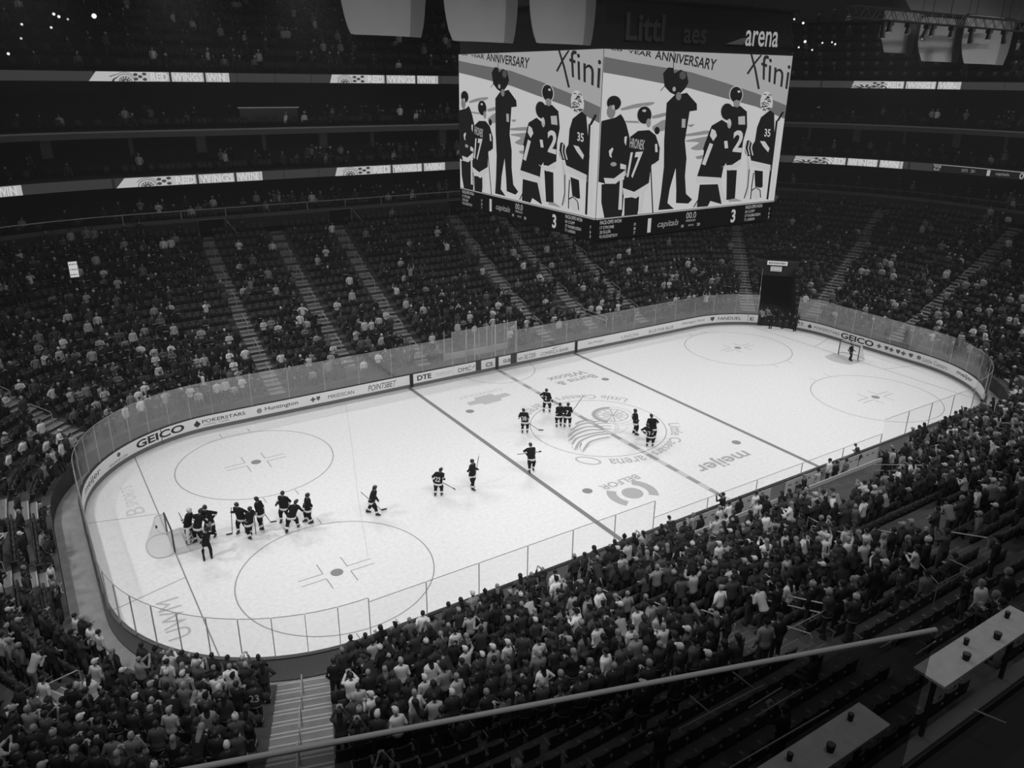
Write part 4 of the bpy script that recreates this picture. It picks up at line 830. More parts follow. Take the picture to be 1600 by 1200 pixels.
PTORSO = [(.76, .225, .17), (.88, .225, .17), (1.05, .215, .16), (1.22, .225, .16), (1.36, .245, .155), (1.45, .21, .13), (1.50, .10, .085)]
PTORSO = [(z, rx*1.1, ry*1.1) for z, rx, ry in PTORSO]
def lerp(a, c, t): return tuple(np.array(a)*(1-t)+np.array(c)*t)
def player(label, foot, head, face, hands=(None, None), num=None, stick=None, stride=0.0, wide=.16, kind='player', pads=False):
    po = PlPose(foot, head, face, hands, stride, wide); e = empty('person', tuple(po.base), po.rz); tag(e, label, 'person', 'hockey players on the ice' if kind in ('player', 'goalie') else None)
    b = MB(); body(b, po, 12, True); link('body', remesh(b, .016, 'body', skin_m, 1), e)
    if kind in ('player', 'goalie'):
        b = MB(); b.loft([ring(po, z, rx, ry, 0, 16) for z, rx, ry in PTORSO])
        for i in (0, 1): s_, q, h = po.arm(i); b.tube([lerp((0, 0, s_[2]), s_, .7), s_, q, lerp(q, h, .85)], [.10, .10, .08, .062], 10)
        link('jersey', remesh(b, .024, 'jersey', jd, 2), e)
        b = MB(); b.loft([ring(po, z, rx, ry, 0, 20) for z, rx, ry in ((.75, .262, .202), (.865, .264, .204))], cap=True); b.build('hem_band', jw, e, True)
        for i in (0, 1):
            s_, q, h = po.arm(i); b = MB(); b.tube([lerp(q, h, .18), lerp(q, h, .45)], [.086, .078], 12); b.build('sleeve_band', jw, e, True)
            b = MB(); d = Vector(h)-Vector(q); d.normalize(); b.tube([lerp(q, h, .78), h], [.062, .06], 9); b.ball(Vector(h)+d*.04, (.065, .065, .06), 9, 6)
            for j in range(4): c = Vector(h)+d*.075+Vector((0, 0, .03-.02*j)); b.tube([c, c+d*.045+Vector((0, 0, -.03))], .013, 6)
            b.build('glove', helm if not pads else pad_m, e, True)
            l = po.leg(i); b = MB(); b.tube([l[0], lerp(l[0], l[1], .5), lerp(l[0], l[1], .95)], [.13, .14, .12], 12); b.build('hockey_pants', jd, e, True)
            b = MB(); b.tube([lerp(l[0], l[1], .85), l[1], lerp(l[1], l[2], .35), l[2]], [.095, .10, .09, .066], 12); b.build('sock', jd, e, True)
            b = MB(); b.tube([lerp(l[1], l[2], .52), lerp(l[1], l[2], .80)], [.095, .085], 12); b.build('sock_band', jw, e, True)
            a = l[2]; b = MB(); b.loft([[(a[0]+rx*math.cos(2*PI*k/12), a[1]+yo+ry*math.sin(2*PI*k/12), z) for k in range(12)] for z, rx, ry, yo in ((.055, .045, .145, .05), (.10, .05, .15, .05), (.14, .045, .10, .01), (.22, .052, .07, -.01))]); sk = b.build('skate', helm, e, True)
            b = MB(); b.box((a[0], a[1]+.04, .026), (.008, .29, .05)); b.box((a[0], a[1]+.14, .05), (.02, .05, .03)); b.box((a[0], a[1]-.04, .05), (.02, .05, .03)); b.build('blade', steel_b, sk)
        b = MB()
        b.loft([ring(po, z, rx+.03, ry+.03, yo-.006, 14) for z, rx, ry, yo in ((1.60, .06, .075, -.02), (1.655, .077, .092, -.006), (1.70, .08, .098, -.004), (1.75, .066, .08, -.008), (1.785, .03, .04, -.01))])
        b.build('helmet' if kind == 'player' else 'mask', helm if kind == 'player' else pad_m, e, True)
        if kind == 'goalie': b = MB(); b.loft([ring(po, z, .085, .06, .075, 12) for z in (1.54, 1.60, 1.68)]); b.build('mask_cage', steel_b, e, True)
        if num: numbered(num, e, .62, .30 if len(num) > 1 else .17, .30, 1.15, -.198, po)
        if pads:
            for i in (0, 1):
                l = po.leg(i); y0 = l[2][1]+.11; x = l[1][0]*1.15; b = MB()
                b.loft([[(x+rx*math.cos(2*PI*k/14), y0+ry*math.sin(2*PI*k/14), z) for k in range(14)] for z, rx, ry in ((.06, .13, .06), (.12, .15, .08), (.45, .15, .09), (.62, .15, .10), (.86, .12, .07), (.9, .08, .05))]); pd = b.build('leg_pad', pad_m, e, True)
                b = MB(); b.box((x, y0+.10, .36), (.2, .012, .06)); b.box((x, y0+.105, .6), (.2, .012, .05)); b.box((x, y0+.095, .18), (.16, .012, .05)); b.build('pad_stripe', helm, pd)
    else:
        top = CL(.014); b = MB(); b.loft([ring(po, z, rx, ry, 0, 14) for z, rx, ry in ((.82, .17, .13), (.95, .175, .13), (1.1, .165, .12), (1.3, .20, .13), (1.42, .19, .11), (1.48, .09, .08))])
        for i in (0, 1): s_, q, h = po.arm(i); b.tube([lerp((0, 0, s_[2]), s_, .7), s_, q, lerp(q, h, .9)], [.07, .075, .06, .045], 10)
        link('jacket', remesh(b, .024, 'jacket', top, 2), e); b = MB(); b.loft([ring(po, z, .165, .125, 0, 14) for z in (.78, .88, .95)])
        for i in (0, 1): b.tube(po.leg(i), [.11, .08, .065], 10)
        link('trousers', remesh(b, .024, 'trousers', top, 2), e); b = MB()
        for i in (0, 1): a = po.leg(i)[2]; b.loft([[(a[0]+rx*math.cos(2*PI*k/12), a[1]+.05+ry*math.sin(2*PI*k/12), z) for k in range(12)] for z, rx, ry in ((.0, .05, .14), (.06, .055, .145), (.10, .05, .09), (.15, .06, .07))])
        b.build('shoes', shoe_m, e, True)
        b = MB(); b.loft([ring(po, z, rx+.012, ry+.012, yo-.012, 12) for z, rx, ry, yo in ((1.63, .072, .085, -.014), (1.66, .077, .096, -.002), (1.70, .078, .098, -.004), (1.745, .064, .08, -.008), (1.775, .034, .04, -.01))]); b.build('hair', hair_d, e, True)
        if kind == 'camera':
            b = MB(); b.box(tuple(np.array(po.up((.16, .12, 1.72)))), (.14, .42, .18)); c0 = np.array(po.up((.16, .36, 1.72))); b.tube([c0, c0+[0, .16, 0]], [.055, .07], 12); b.tube([np.array(po.up((.16, -.12, 1.74))), np.array(po.up((.16, -.26, 1.74)))], .06, 8)
            o = b.build('video_camera', helm, None); o.location = e.location; o.rotation_euler = e.rotation_euler; tag(o, 'black video camera carried on a shoulder beside the left group of players', 'camera')
        if kind == 'referee': pass
    if stick:
        p0, p1 = plane_at(*stick[0], po.base), plane_at(*stick[1], po.base)
        if p1[2] < .25: p1 = at(stick[1][0], stick[1][1], 2, .04)
        d = p1-p0; L = np.linalg.norm(d); d /= L; t = np.array([d[1], -d[0], 0]); t = t/(np.linalg.norm(t)+1e-9); bd_ = np.array([d[0], d[1], 0]); bd_ = bd_/(np.linalg.norm(bd_)+1e-9)
        o = empty('hockey_stick', tuple(p0)); tag(o, stick[2], 'hockey stick', 'hockey sticks on the ice'); b = MB(); b.tube([(0, 0, 0), tuple(p1-p0)], .019, 6); b.build('shaft', stick_m, o)
        b = MB(); q = p1-p0; w_ = bd_*.30 if p1[2] < .3 else (t*.2+d*.15+np.array([0, 0, .1])); b.add([tuple(q+c) for c in (np.zeros(3)-[0, 0, .03], w_-[0, 0, .02], w_+[0, 0, .05], np.array([0, 0, .06]))]+[tuple(q+c+t*.02) for c in (np.zeros(3)-[0, 0, .03], w_-[0, 0, .02], w_+[0, 0, .05], np.array([0, 0, .06]))], [(0, 1, 2, 3), (7, 6, 5, 4), (0, 4, 5, 1), (1, 5, 6, 2), (2, 6, 7, 3), (3, 7, 4, 0)]); b.build('stick_blade', helm, o)
    return e
P = player
P('goalkeeper with white mask and leg pads beside the left net, arms around a teammate', (297, 846), (295, 794), 60, ((284, 812), (308, 808)), None, ((279, 801), (290, 822), 'goalkeeper stick poking out behind the goalkeeper at the left net'), 0, .22, 'goalie', True)
P('dark jerseyed player leaning into the hug between goalkeeper and camera operator', (312, 848), (313, 797), -60, ((303, 806), (322, 806)), None, None, .1)
P('tall dark jerseyed player behind the hug at the left goal, right arm bent', (331, 840), (319, 789), -30, ((312, 806), (333, 808)), None, None, .1)
P('camera operator in black filming the player group in front of the left goal', (325, 874), (322, 826), 175, ((317, 830), (330, 829)), None, None, .05, .17, 'camera')
P('player left in the middle cluster holding a stick straight down', (380, 832), (369, 788), -40, ((362, 800), (385, 805)), None, ((361, 793), (363, 834), 'thin stick held straight down by the left player of the middle cluster'), .15)
P('short player in front of the middle cluster facing right', (392, 840), (390, 794), -140, ((398, 802), (383, 812)), None, ((397, 806), (400, 834), 'stick held upright in front of the short player of the middle cluster'), .15)
P('player at the right back of the middle cluster turning left', (410, 826), (400, 778), -120, ((399, 801), (412, 802)), None, ((412, 801), (423, 816), 'stick slanting down right behind the middle cluster'), .1)
P('bareheaded looking slim player left in the right cluster holding stick across'.replace('bareheaded looking ', ''), (446, 815), (441, 770), -30, ((432, 788), (449, 790)), None, ((433, 785), (452, 810), 'stick held slanting by the left player of the right cluster'), .12)
P('player striding in front of the right cluster with arm stretched to a teammate', (457, 829), (464, 783), 150, ((475, 789), (458, 800)), None, None, .32)
P('player at the right of the right cluster with lowered head', (483, 817), (480, 773), -80, ((478, 790), (486, 793)), None, None, .12)
P('lone player skating right, between the clusters and the left blue line', (582, 804), (586, 761), 80, ((578, 780), (590, 781)), None, ((564, 769), (596, 797), 'stick carried low across the lone skating player'), .28)
P('player with number 22 on his back, left blue line zone', (685, 775), (689, 733), 155, ((678, 752), (692, 745)), '22', ((692, 754), (708, 763), 'stick reaching down right from the player with number 22'), .08)
P('player looking right with stick tip raised, next to the player numbered 22', (738, 764), (738, 720), 60, ((738, 735), (746, 733)), None, ((743, 741), (748, 713), 'stick held nearly upright by the player right of number 22'), .12)
P('player standing on the left blue line with stick held level', (830, 737), (829, 694), 20, ((824, 711), (835, 710)), None, ((808, 710), (842, 706), 'stick held level across the player on the left blue line'), .12)
P('player with number 38 on his back left of the centre circle', (820, 677), (818, 640), 175, ((811, 653), (826, 654)), '38', ((826, 661), (842, 672), 'stick reaching down right from the player with number 38'), .04)
P('player farthest back at the centre line with one glove out', (854, 644), (854, 609), 160, ((848, 622), (863, 627)), '2', None, .05, .2)
P('player left of a close pair at the top of the centre circle', (873, 667), (875, 631), 200, ((871, 648), (882, 638)), None, None, .05)
P('player right of a close pair with number 7 and raised stick', (886, 668), (888, 631), 170, ((881, 650), (894, 644)), '7', ((892, 646), (909, 622), 'stick raised to the upper right beside the number 7 player'), .06)
P('player standing apart inside the centre circle, right of the crest wheel', (992, 679), (993, 641), 100, ((989, 654), (997, 657)), None, None, .06)
P('tall player behind number 17 at the right rim of the centre circle', (1019, 689), (1018, 646), 190, ((1012, 660), (1024, 662)), None, None, .08)
P('player with number 17 in front at the right rim of the centre circle', (1015, 698), (1012, 664), 165, ((1007, 676), (1020, 676)), '17', None, .08)
P('person in a dark suit walking in front of the right goal', (1328, 563), (1331, 538), 60, (None, None), None, None, .12, .1, 'plain')
for f, h, lab in (((1203, 513), (1202, 490), 'person in dark coat nearest the ice at the tunnel mouth'), ((1222, 513), (1222, 492), 'dark clothed person in the middle of the tunnel mouth'), ((1233, 512), (1234, 489), 'dark clothed person right of the middle in the tunnel mouth'), ((1241, 517), (1242, 493), 'dark clothed person at the right board end of the tunnel mouth'), ((1212, 505), (1212, 484), 'dark clothed person farthest back inside the tunnel mouth')): P(lab, f, h, 20, (None, None), None, None, .05, .1, 'plain')
for f, h, lab in (((1190, 508), (1190, 482), 'official in pale striped shirt standing at the left of the tunnel mouth'), ((1199, 506), (1199, 480), 'second official in striped shirt beside the left tunnel wall')):
    e = P(lab, f, h, 150, (None, None), None, None, .03, .12, 'plain')
    for c in e.children:
        if c.name.startswith('jacket'):
            m = D.materials.get('referee_stripes')
            if not m:
                m = D.materials.new('referee_stripes'); m.use_nodes = True; nt = m.node_tree; wv = nt.nodes.new('ShaderNodeTexWave'); wv.inputs['Scale'].default_value = 4.0; tc = nt.nodes.new('ShaderNodeTexCoord'); cr = nt.nodes.new('ShaderNodeValToRGB'); cr.color_ramp.interpolation = 'CONSTANT'
                cr.color_ramp.elements[0].color = (.02, .02, .02, 1); cr.color_ramp.elements[1].position = .4; cr.color_ramp.elements[1].color = (.6, .6, .6, 1)
                nt.links.new(tc.outputs['Object'], wv.inputs['Vector']); nt.links.new(wv.outputs['Color'], cr.inputs[0]); nt.links.new(cr.outputs[0], nt.nodes['Principled BSDF'].inputs['Base Color'])
            c.data.materials[0] = m
# ------------------------------------------------------------------ seats and crowd
RND = random.Random(11); NPR = np.random.RandomState(5)
seat_m = M('seat_plastic', .035, .5, .35); seat_f = M('seat_frame', .14, .5, .4)
def seat_parts(low=False):
    """stadium seat, front +y, tipped-up pan"""
    a, p, f = MB(), MB(), MB()
    if low: a.box((0, -.18, .62), (.46, .05, .44)); p.box((0, -.06, .50), (.42, .10, .40)); f.box((.25, -.08, .58), (.03, .30, .03)); return a, p, f
    a.loft([[(-.23, -.20+.02*t, z), (-.12, -.225+.02*t, z), (.12, -.225+.02*t, z), (.23, -.20+.02*t, z), (.23, -.16+.02*t, z), (.12, -.185+.02*t, z), (-.12, -.185+.02*t, z), (-.23, -.16+.02*t, z)] for t, z in ((0, .40), (-.3, .6), (-1, .84), (-1.4, .87))])
    p.loft([[(-.21, y0, z), (.21, y0, z), (.21, y1, z), (-.21, y1, z)] for y0, y1, z in ((-.14, -.04, .34), (-.15, -.07, .55), (-.16, -.10, .74))])
    for s in (-1, 1): f.box((s*.255, -.07, .60), (.03, .30, .035)); f.box((s*.255, -.16, .30), (.03, .05, .60))
    return a, p, f
_a, _p, _f = seat_parts(); SEAT = (_a.mesh('backrest', seat_m), _p.mesh('seat', seat_m), _f.mesh('seat_frame', seat_f))
# every seat position
seats = []   # (s, row, x, y, z, facing angle, chest px, chest py, distance)
AISM = sorted([a % STOT for a in AIS])
def in_tunnel(s, d):
    return d < TD+.3 and tun_s(d, 1)-.35/(1+d/RR) < s % STOT < tun_s(d, -1)+.35/(1+d/RR)
NB0, NB1 = nx(11.7), nx(-7.0)      # bench opening on the near side
VOM = [(nx(4.4), nx(-1.4), 2, 4), (nx(1.6), nx(-5.6), 8, 10)]
def blocked(s, k):
    sm = s % STOT
    if NB0-.3 < sm < NB1+.3 and k < 2: return True
    if sx(-4.2) < sm < sx(2.2) and k < 2: return True
    for a, c, k0, k1 in VOM:
        if a < sm < c and k0 <= k <= k1: return True
    if sx(9.0) < sm < sx(12.5) and 3 <= k <= 5: return True
    return False
for k in range(NROW):
    d = rowd[k]+RD-.25; s = 0.0
    while s < STOT:
        t, n = pdir(s); rate = (math.hypot(*(np.array(ppt(s+.05, d))-ppt(s-.05, d))))/.1; ds = .56/rate; s2 = s+ds/2; s += ds
        w_ = .75/rate
        if abs(s2-(STOT-13.2)) < 1.35/rate: continue
        if any(min(abs(s2-a), STOT-abs(s2-a)) < (w_ if not (abs(a-nx(-24.6)) < .1) else 1.15/rate) for a in AISM): continue
        if in_tunnel(s2, d) or blocked(s2, k): continue
        x, y = ppt(s2, d); x0, y0 = ppt(s2, 0); fa = math.atan2(y0-y, x0-x)-PI/2
        q = pj((x, y, rowz[k]+1.2))
        if q[2] < 2 or not (-60 < q[0] < 1660 and 40 < q[1] < 1300): continue
        seats.append([s2, k, x, y, rowz[k], fa, q[0], q[1], q[2]])
def fnoise(s, k): return .5+.25*math.sin(s*.55+k*.4)+.15*math.sin(s*1.7-k*.9+2)+.1*math.sin(s*.23+k*1.1)
def occ(s, k, px, py):
    sm = s % STOT
    if sN0-2 < sm < sN0+LX+LA*.8:
        o = .95 if k < 12 else (.6 if k < 14 else .22)
        # the dark empty area below the rail
        if py > 1195-(px-330)*.1876+25: o = .10
        return o
    if sm >= sN0+LX+LA*.8 and sm < STOT-LA*.6: return .62 if k < 12 else .35
    if sm > LX+LA+LY*.2: return .72
    if sm >= STOT-LA*.6: return (.26 if k > 3 else .3)*(1.2*fnoise(sm, k)+.35)
    return .12 if k > 17 else min(.92, (.80 if k < 7 else .36)*(1.1*fnoise(sm, k)+.45))
TOPS = [.020, .026, .034, .042, .055, .08, .14, .24, .40, .58, .72]
def shade(px):
    r = RND.random()*(.93 if px else 1)
    return RND.choice(TOPS[:4]) if r < .64 else RND.choice(TOPS[4:6]) if r < .76 else RND.choice(TOPS[6:8]) if r < .84 else RND.choice(TOPS[8:])
people = {}
for i, st in enumerate(seats):
    if RND.random() < occ(st[0], st[1], st[6], st[7]):
        near = st[1] < 14 and sN0-2 < st[0] < STOT-LA
        r = RND.random(); sitp = .12 if near else .38
        pn = ('seated' if RND.random() < .8 else 'seated and clapping') if r < sitp else RND.choices(['standing', 'clapping', 'with arms raised', 'holding up a phone', 'with folded arms', 'with hands on hips', 'with hands in pockets', 'bending forward', 'with one arm raised'], [34, 16, 2, 10, 12, 5, 14, 5, 2])[0]
        people[i] = dict(g=shade(near or st[1] > 9), pose=pn, hair=RND.choices(['short', 'long', 'cap', 'beanie', 'bald'], [40, 24, 22, 9, 5])[0], jersey=RND.random() < .35, num=None, hl=RND.random() < .22, capg=RND.choice([.015, .015, .05, .3, .55]), skin=RND.random() < .15, rot=RND.gauss(0, .35))
# people that stand out in the photo: chest position, brightness of the top, pose, headwear, number
NOTE = [(740, 990, .34, 'clapping', 'short', 0, None), (712, 1008, .50, 'standing', 'short', 1, '21'), (1005, 1002, .55, 'standing', 'short', 1, '77'), (725, 1045, .45, 'with one arm raised', 'cap', 0, None), (902, 945, .34, 'standing', 'short', 0, None), (978, 882, .38, 'standing', 'short', 0, None), (812, 1022, .5, 'standing', 'cap', 0, None), (842, 1030, .45, 'standing', 'short', 1, '16'),
        (663, 1072, .5, 'standing', 'cap', 0, None), (568, 1090, .45, 'standing', 'short', 0, None), (590, 1025, .38, 'standing', 'short', 0, None), (120, 1055, .55, 'standing', 'cap', 0, None), (157, 1000, .55, 'standing', 'short', 0, None), (155, 985, .6, 'standing', 'short', 1, None), (142, 940, .6, 'standing', 'short', 0, None), (62, 893, .55, 'standing', 'short', 1, None), (25, 1065, .4, 'bending forward', 'short', 0, None),
        (165, 1140, .03, 'standing', 'short', 1, '24'), (345, 1108, .03, 'standing', 'cap', 1, '13'), (425, 1100, .03, 'standing', 'short', 1, '23'), (325, 1085, .6, 'clapping', 'short', 0, None), (258, 1065, .6, 'standing', 'short', 0, None), (348, 1170, .04, 'standing', 'short', 1, '22'), (490, 1075, .02, 'with hands in pockets', 'short', 0, None), (205, 1110, .03, 'standing', 'cap', 1, '13'), (385, 1035, .10, 'holding up a phone', 'cap', 0, None),
        (1192, 788, .6, 'standing', 'short', 1, '19'), (1303, 860, .6, 'with one arm raised', 'cap', 1, '19'), (1240, 900, .34, 'standing', 'short', 0, None), (1335, 845, .45, 'standing', 'short', 0, None), (1300, 845, .5, 'clapping', 'short', 0, None), (1290, 765, .4, 'with arms raised', 'beanie', 0, None), (1370, 780, -1, 'standing', 'cap', 0, None), (1135, 805, .5, 'standing', 'short', 0, None), (1130, 800, .5, 'clapping', 'short', 0, None), (1500, 680, .55, 'standing', 'short', 1, None), (1575, 650, .55, 'standing', 'short', 0, None), (1195, 955, .5, 'bending forward', 'short', 0, None), (980, 985, .30, 'bending forward', 'short', 0, None), (1030, 985, .45, 'standing', 'long', 0, None), (1140, 870, .55, 'standing', 'cap', 1, None), (1295, 770, .35, 'standing', 'cap', 0, None), (1330, 870, .6, 'with one arm raised', 'bald', 0, None),
        (75, 720, .45, 'with hands on hips', 'short', 0, None), (360, 525, .6, 'clapping', 'short', 0, None), (395, 512, .55, 'clapping', 'short', 1, None), (233, 560, .6, 'clapping', 'short', 0, None), (202, 518, .55, 'standing', 'short', 1, None), (268, 510, .5, 'standing', 'short', 1, None), (135, 510, .5, 'standing', 'short', 1, None), (88, 545, .5, 'standing', 'cap', 1, None), (316, 557, .45, 'standing', 'short', 0, None), (242, 565, .6, 'standing', 'short', 1, None), (425, 447, .5, 'standing', 'short', 0, None), (610, 485, .6, 'clapping', 'short', 0, None), (727, 492, .6, 'clapping', 'cap', 0, None), (680, 525, .55, 'standing', 'short', 0, None), (718, 522, .55, 'standing', 'short', 0, None), (545, 466, .5, 'standing', 'short', 0, None), (382, 610, .6, 'clapping', 'short', 0, None), (295, 640, .6, 'clapping', 'short', 0, None), (358, 610, .5, 'standing', 'short', 0, None)]
free = set(people)
for (px, py, g_, pn, hr, js, num) in NOTE:
    i = min(range(len(seats)), key=lambda j: (seats[j][6]-px)**2+(seats[j][7]-py)**2+(1e6 if people.get(j, {}).get('note') else 0))
    people[i] = dict(g=g_, pose=pn, hair=hr, jersey=bool(js), num=num, hl=False, capg=.55 if hr == 'cap' else .03, skin=False, rot=0.0, note=True)
order = sorted(people, key=lambda i: seats[i][8])
def inview(i): return -5 < seats[i][6] < 1605 and seats[i][7] < 1225
pickd = [i for i in order if inview(i)]
noted = [i for i in people if people[i].get('note')]
HIN = set(noted); 
for i in pickd:
    if len(HIN) >= 260: break
    HIN.add(i)
ORD = ['first', 'second', 'third', 'fourth', 'fifth', 'sixth', 'seventh', 'eighth', 'ninth', 'tenth', 'eleventh', 'twelfth', 'thirteenth', 'fourteenth', 'fifteenth', 'sixteenth', 'seventeenth', 'eighteenth', 'nineteenth', 'twentieth', 'top']
def region(st):
    s = st[0] % STOT; x, y = st[2], st[3]
    if s < LX or s > STOT-LA*.5:
        return 'far side '+('left corner' if x < -21 else 'behind the long wordmarks' if x < -11 else 'left of penalty boxes' if x < -3 else 'near the penalty boxes' if x < 8 else 'toward the tunnel')
    if s < sN0-LA: return 'right end'
    if s < sN0: return 'near right corner'
    if s < sN0+LX:
        return 'near side '+('at far right' if x > 17 else 'right of benches' if x > 11 else 'behind right bench' if x > 5 else 'behind bench middle' if x > 0 else 'behind left bench' if x > -5 else 'left of benches' if x > -9.5 else 'above left blue line' if x > -14 else 'near neutral glass' if x > -17.5 else 'right of bottom stairs' if x > -21 else 'beside bottom stairs')
    if s < sN0+LX+LA:
        a = (s-sN0-LX)/LA; return 'near left corner, '+('right part' if a < .3 else 'middle part' if a < .6 else 'left part')
    return 'left end, '+('bottom part' if y < -3 else 'middle part' if y < 4 else 'top part')
def topword(p):
    g = p['g']; c = 'striped' if g < 0 else 'black' if g < .03 else 'charcoal' if g < .05 else 'dark grey' if g < .1 else 'grey' if g < .2 else 'light grey' if g <= .4 else 'white'
    return c+' '+('jersey' if p['jersey'] else 'top')
LABS = {}
def plabel(i):
    p, st = people[i], seats[i]; hw = {'short': '', 'long': ' with long hair', 'cap': (' and pale cap' if p['capg'] > .2 else ' and dark cap'), 'beanie': ' and knit hat', 'bald': ' and bald head'}[p['hair']]
    t = 'person in '+(topword(p) if not p['num'] else topword(p).replace('jersey', 'jersey numbered '+p['num']))+hw+', '+(p['pose'].replace('holding up a phone', 'phone raised').replace('with ', '').replace('seated and clapping', 'seated clapping'))+', '+ORD[st[1]]+' row '+region(st)
    w_ = t.split()
    return ' '.join(w_[:16]) if len(w_) > 16 else t
def mk_mat_obj(o, mat): o.material_slots[0].link = 'OBJECT'; o.material_slots[0].material = mat
stripe_cloth = None
def place_person(i):
    p, st = people[i], seats[i]; r = hires(p['pose']); sit = p['pose'].startswith('seated'); back = .30 if not sit else .12
    t = np.array([-math.sin(st[5]), math.cos(st[5])]); x, y = st[2]+t[0]*back, st[3]+t[1]*back
    sc = .94+.1*((i*37) % 11)/11
    e = empty('person', (x, y, st[4]), st[5]+p['rot']*.6); e.scale = (sc, sc, sc); tag(e, plabel(i), 'person', 'spectators in the lower bowl'); st.append(e)
    o = link('body', r['body'], e); mk_mat_obj(o, skin_d if p['skin'] else skin_m)
    top = 'jersey' if p['jersey'] else ('shirt_short' if i % 5 == 0 else 'shirt_long'); o = link('jersey' if p['jersey'] else 'shirt', r[top], e)
    mk_mat_obj(o, D.materials['referee_stripes'] if p['g'] < 0 else CL(p['g']))
    o = link('trousers', r['trousers'], e); mk_mat_obj(o, CL([.022, .03, .04, .055][i % 4] if p['g'] != .4 or i % 2 else .16))
    link('shoes', r['shoes'], e)
    o = link('hair' if p['hair'] in ('short', 'long', 'bald') else 'cap', r['h_'+p['hair']], e); mk_mat_obj(o, (skin_m if p['hair'] == 'bald' else hair_l if p['hl'] else hair_d) if p['hair'] in ('short', 'long', 'bald') else CL(p['capg']))
    if p['jersey']: o = link('hem_band', r['band'], e); mk_mat_obj(o, CL(.5 if p['g'] < .2 else .03))
    if p['num']: numbered(p['num'], e, .5 if p['g'] < .2 else .02, .30 if len(p['num']) > 1 else .16, .28, 1.22, -.168, POSES[p['pose']])
for i in sorted(HIN): place_person(i)
# people inside the bench area, standing at ice level behind the near boards
for j, (px, py, g_, pn, hr, js, num, lab) in enumerate([(1192, 790, .72, 'standing', 'short', 1, '19', 'person in white jersey numbered 19 at the glass between the two benches'), (1213, 792, .026, 'standing', 'short', 0, None, 'dark clothed person right of the white 19 jersey at the bench'), (1162, 795, .020, 'standing', 'long', 0, None, 'tall person in black left of the white 19 jersey'), (1146, 800, .72, 'clapping', 'short', 0, None, 'person in white top beside the tall person in black at the bench'),
        (1131, 808, .58, 'standing', 'short', 0, None, 'person in pale top second left of the tall person in black'), (1124, 782, .02, 'holding up a phone', 'cap', 0, None, 'person in black filming over the boards with raised camera'), (1103, 822, .02, 'standing', 'long', 0, None, 'person in black with long hair at the left bench'), (1090, 820, .3, 'clapping', 'short', 0, None, 'person in grey top beside the black clothed one at the left bench'),
        (1062, 828, .026, 'bending forward', 'short', 0, None, 'person in black leaning toward the boards at the left bench'), (1048, 840, .72, 'standing', 'long', 1, '30', 'person in white jersey numbered 30 at the left bench'), (1291, 752, .4, 'clapping', 'beanie', 0, None, 'person in grey with knit hat at the right bench'), (1313, 738, .02, 'standing', 'short', 0, None, 'person in black at the middle of the right bench'), (1329, 732, .14, 'standing', 'short', 0, None, 'person in grey at the right part of the right bench'),
        (1262, 745, .02, 'seated', 'short', 0, None, 'person in black sitting on the right bench'), (1351, 706, .03, 'bending forward', 'short', 0, None, 'person in dark top bending at the right end of the right bench'), (1303, 732, .72, 'standing', 'short', 1, None, 'person in white jersey behind the black clothed one at the right bench')]):
    w_ = at(px, py, 2, 1.2); sd_ = sdist(w_[0], w_[1]); yy = min(-HY-.45, max(-HY-1.3, w_[1]))
    seats.append([nx(w_[0]), 0, w_[0], yy, -.02, 0.0, px, py, 0]); k_ = len(seats)-1; people[k_] = dict(g=g_, pose=pn, hair=hr, jersey=bool(js), num=num, hl=j % 3 == 1, capg=.03, skin=False, rot=RND.gauss(0, .3)); HIN.add(k_); place_person(k_); seats[k_][9]['label'] = lab; del seats[k_][9]['group']
NSEAT = len(seats)-16
# the rest of the crowd, countless at this distance: one object
LOW = {}
def lowtpl(pn, hr, js):
    k = (pn, hr, js)
    if k in LOW: return LOW[k]
    po = POSES[pn]; b = MB()
    def seg(fn, m): a = len(b.m); fn(); b.m[a:] = [m]*(len(b.m)-a)
    seg(lambda: (b.loft([ring(po, z, rx, ry, yo, 7) for z, rx, ry, yo in HEAD[1::2]+[HEAD[-1]]]), [b.tube([po.arm(q)[1], po.arm(q)[2], tuple(np.array(po.arm(q)[2])+(np.array(po.arm(q)[2])-np.array(po.arm(q)[1]))*.35)], [.04, .034, .03], 5) for q in (0, 1)]), 0)
    seg(lambda: (b.loft([ring(po, z, rx+.03+.02*js, ry+.03+.02*js, 0, 8) for z, rx, ry in TORSO]), [b.tube([po.arm(q)[0], po.arm(q)[1], lerp(po.arm(q)[1], po.arm(q)[2], .8)], [.075, .062, .046], 6) for q in (0, 1)]), 1)
    seg(lambda: [b.tube(po.leg(q), [.10, .075, .06], 6) for q in (0, 1)], 2)
    seg(lambda: hair(b, po, hr, 7), 3)
    F4 = [q for q in b.f]; LOW[k] = (np.array(b.v), b.f, np.array(b.m)); return LOW[k]
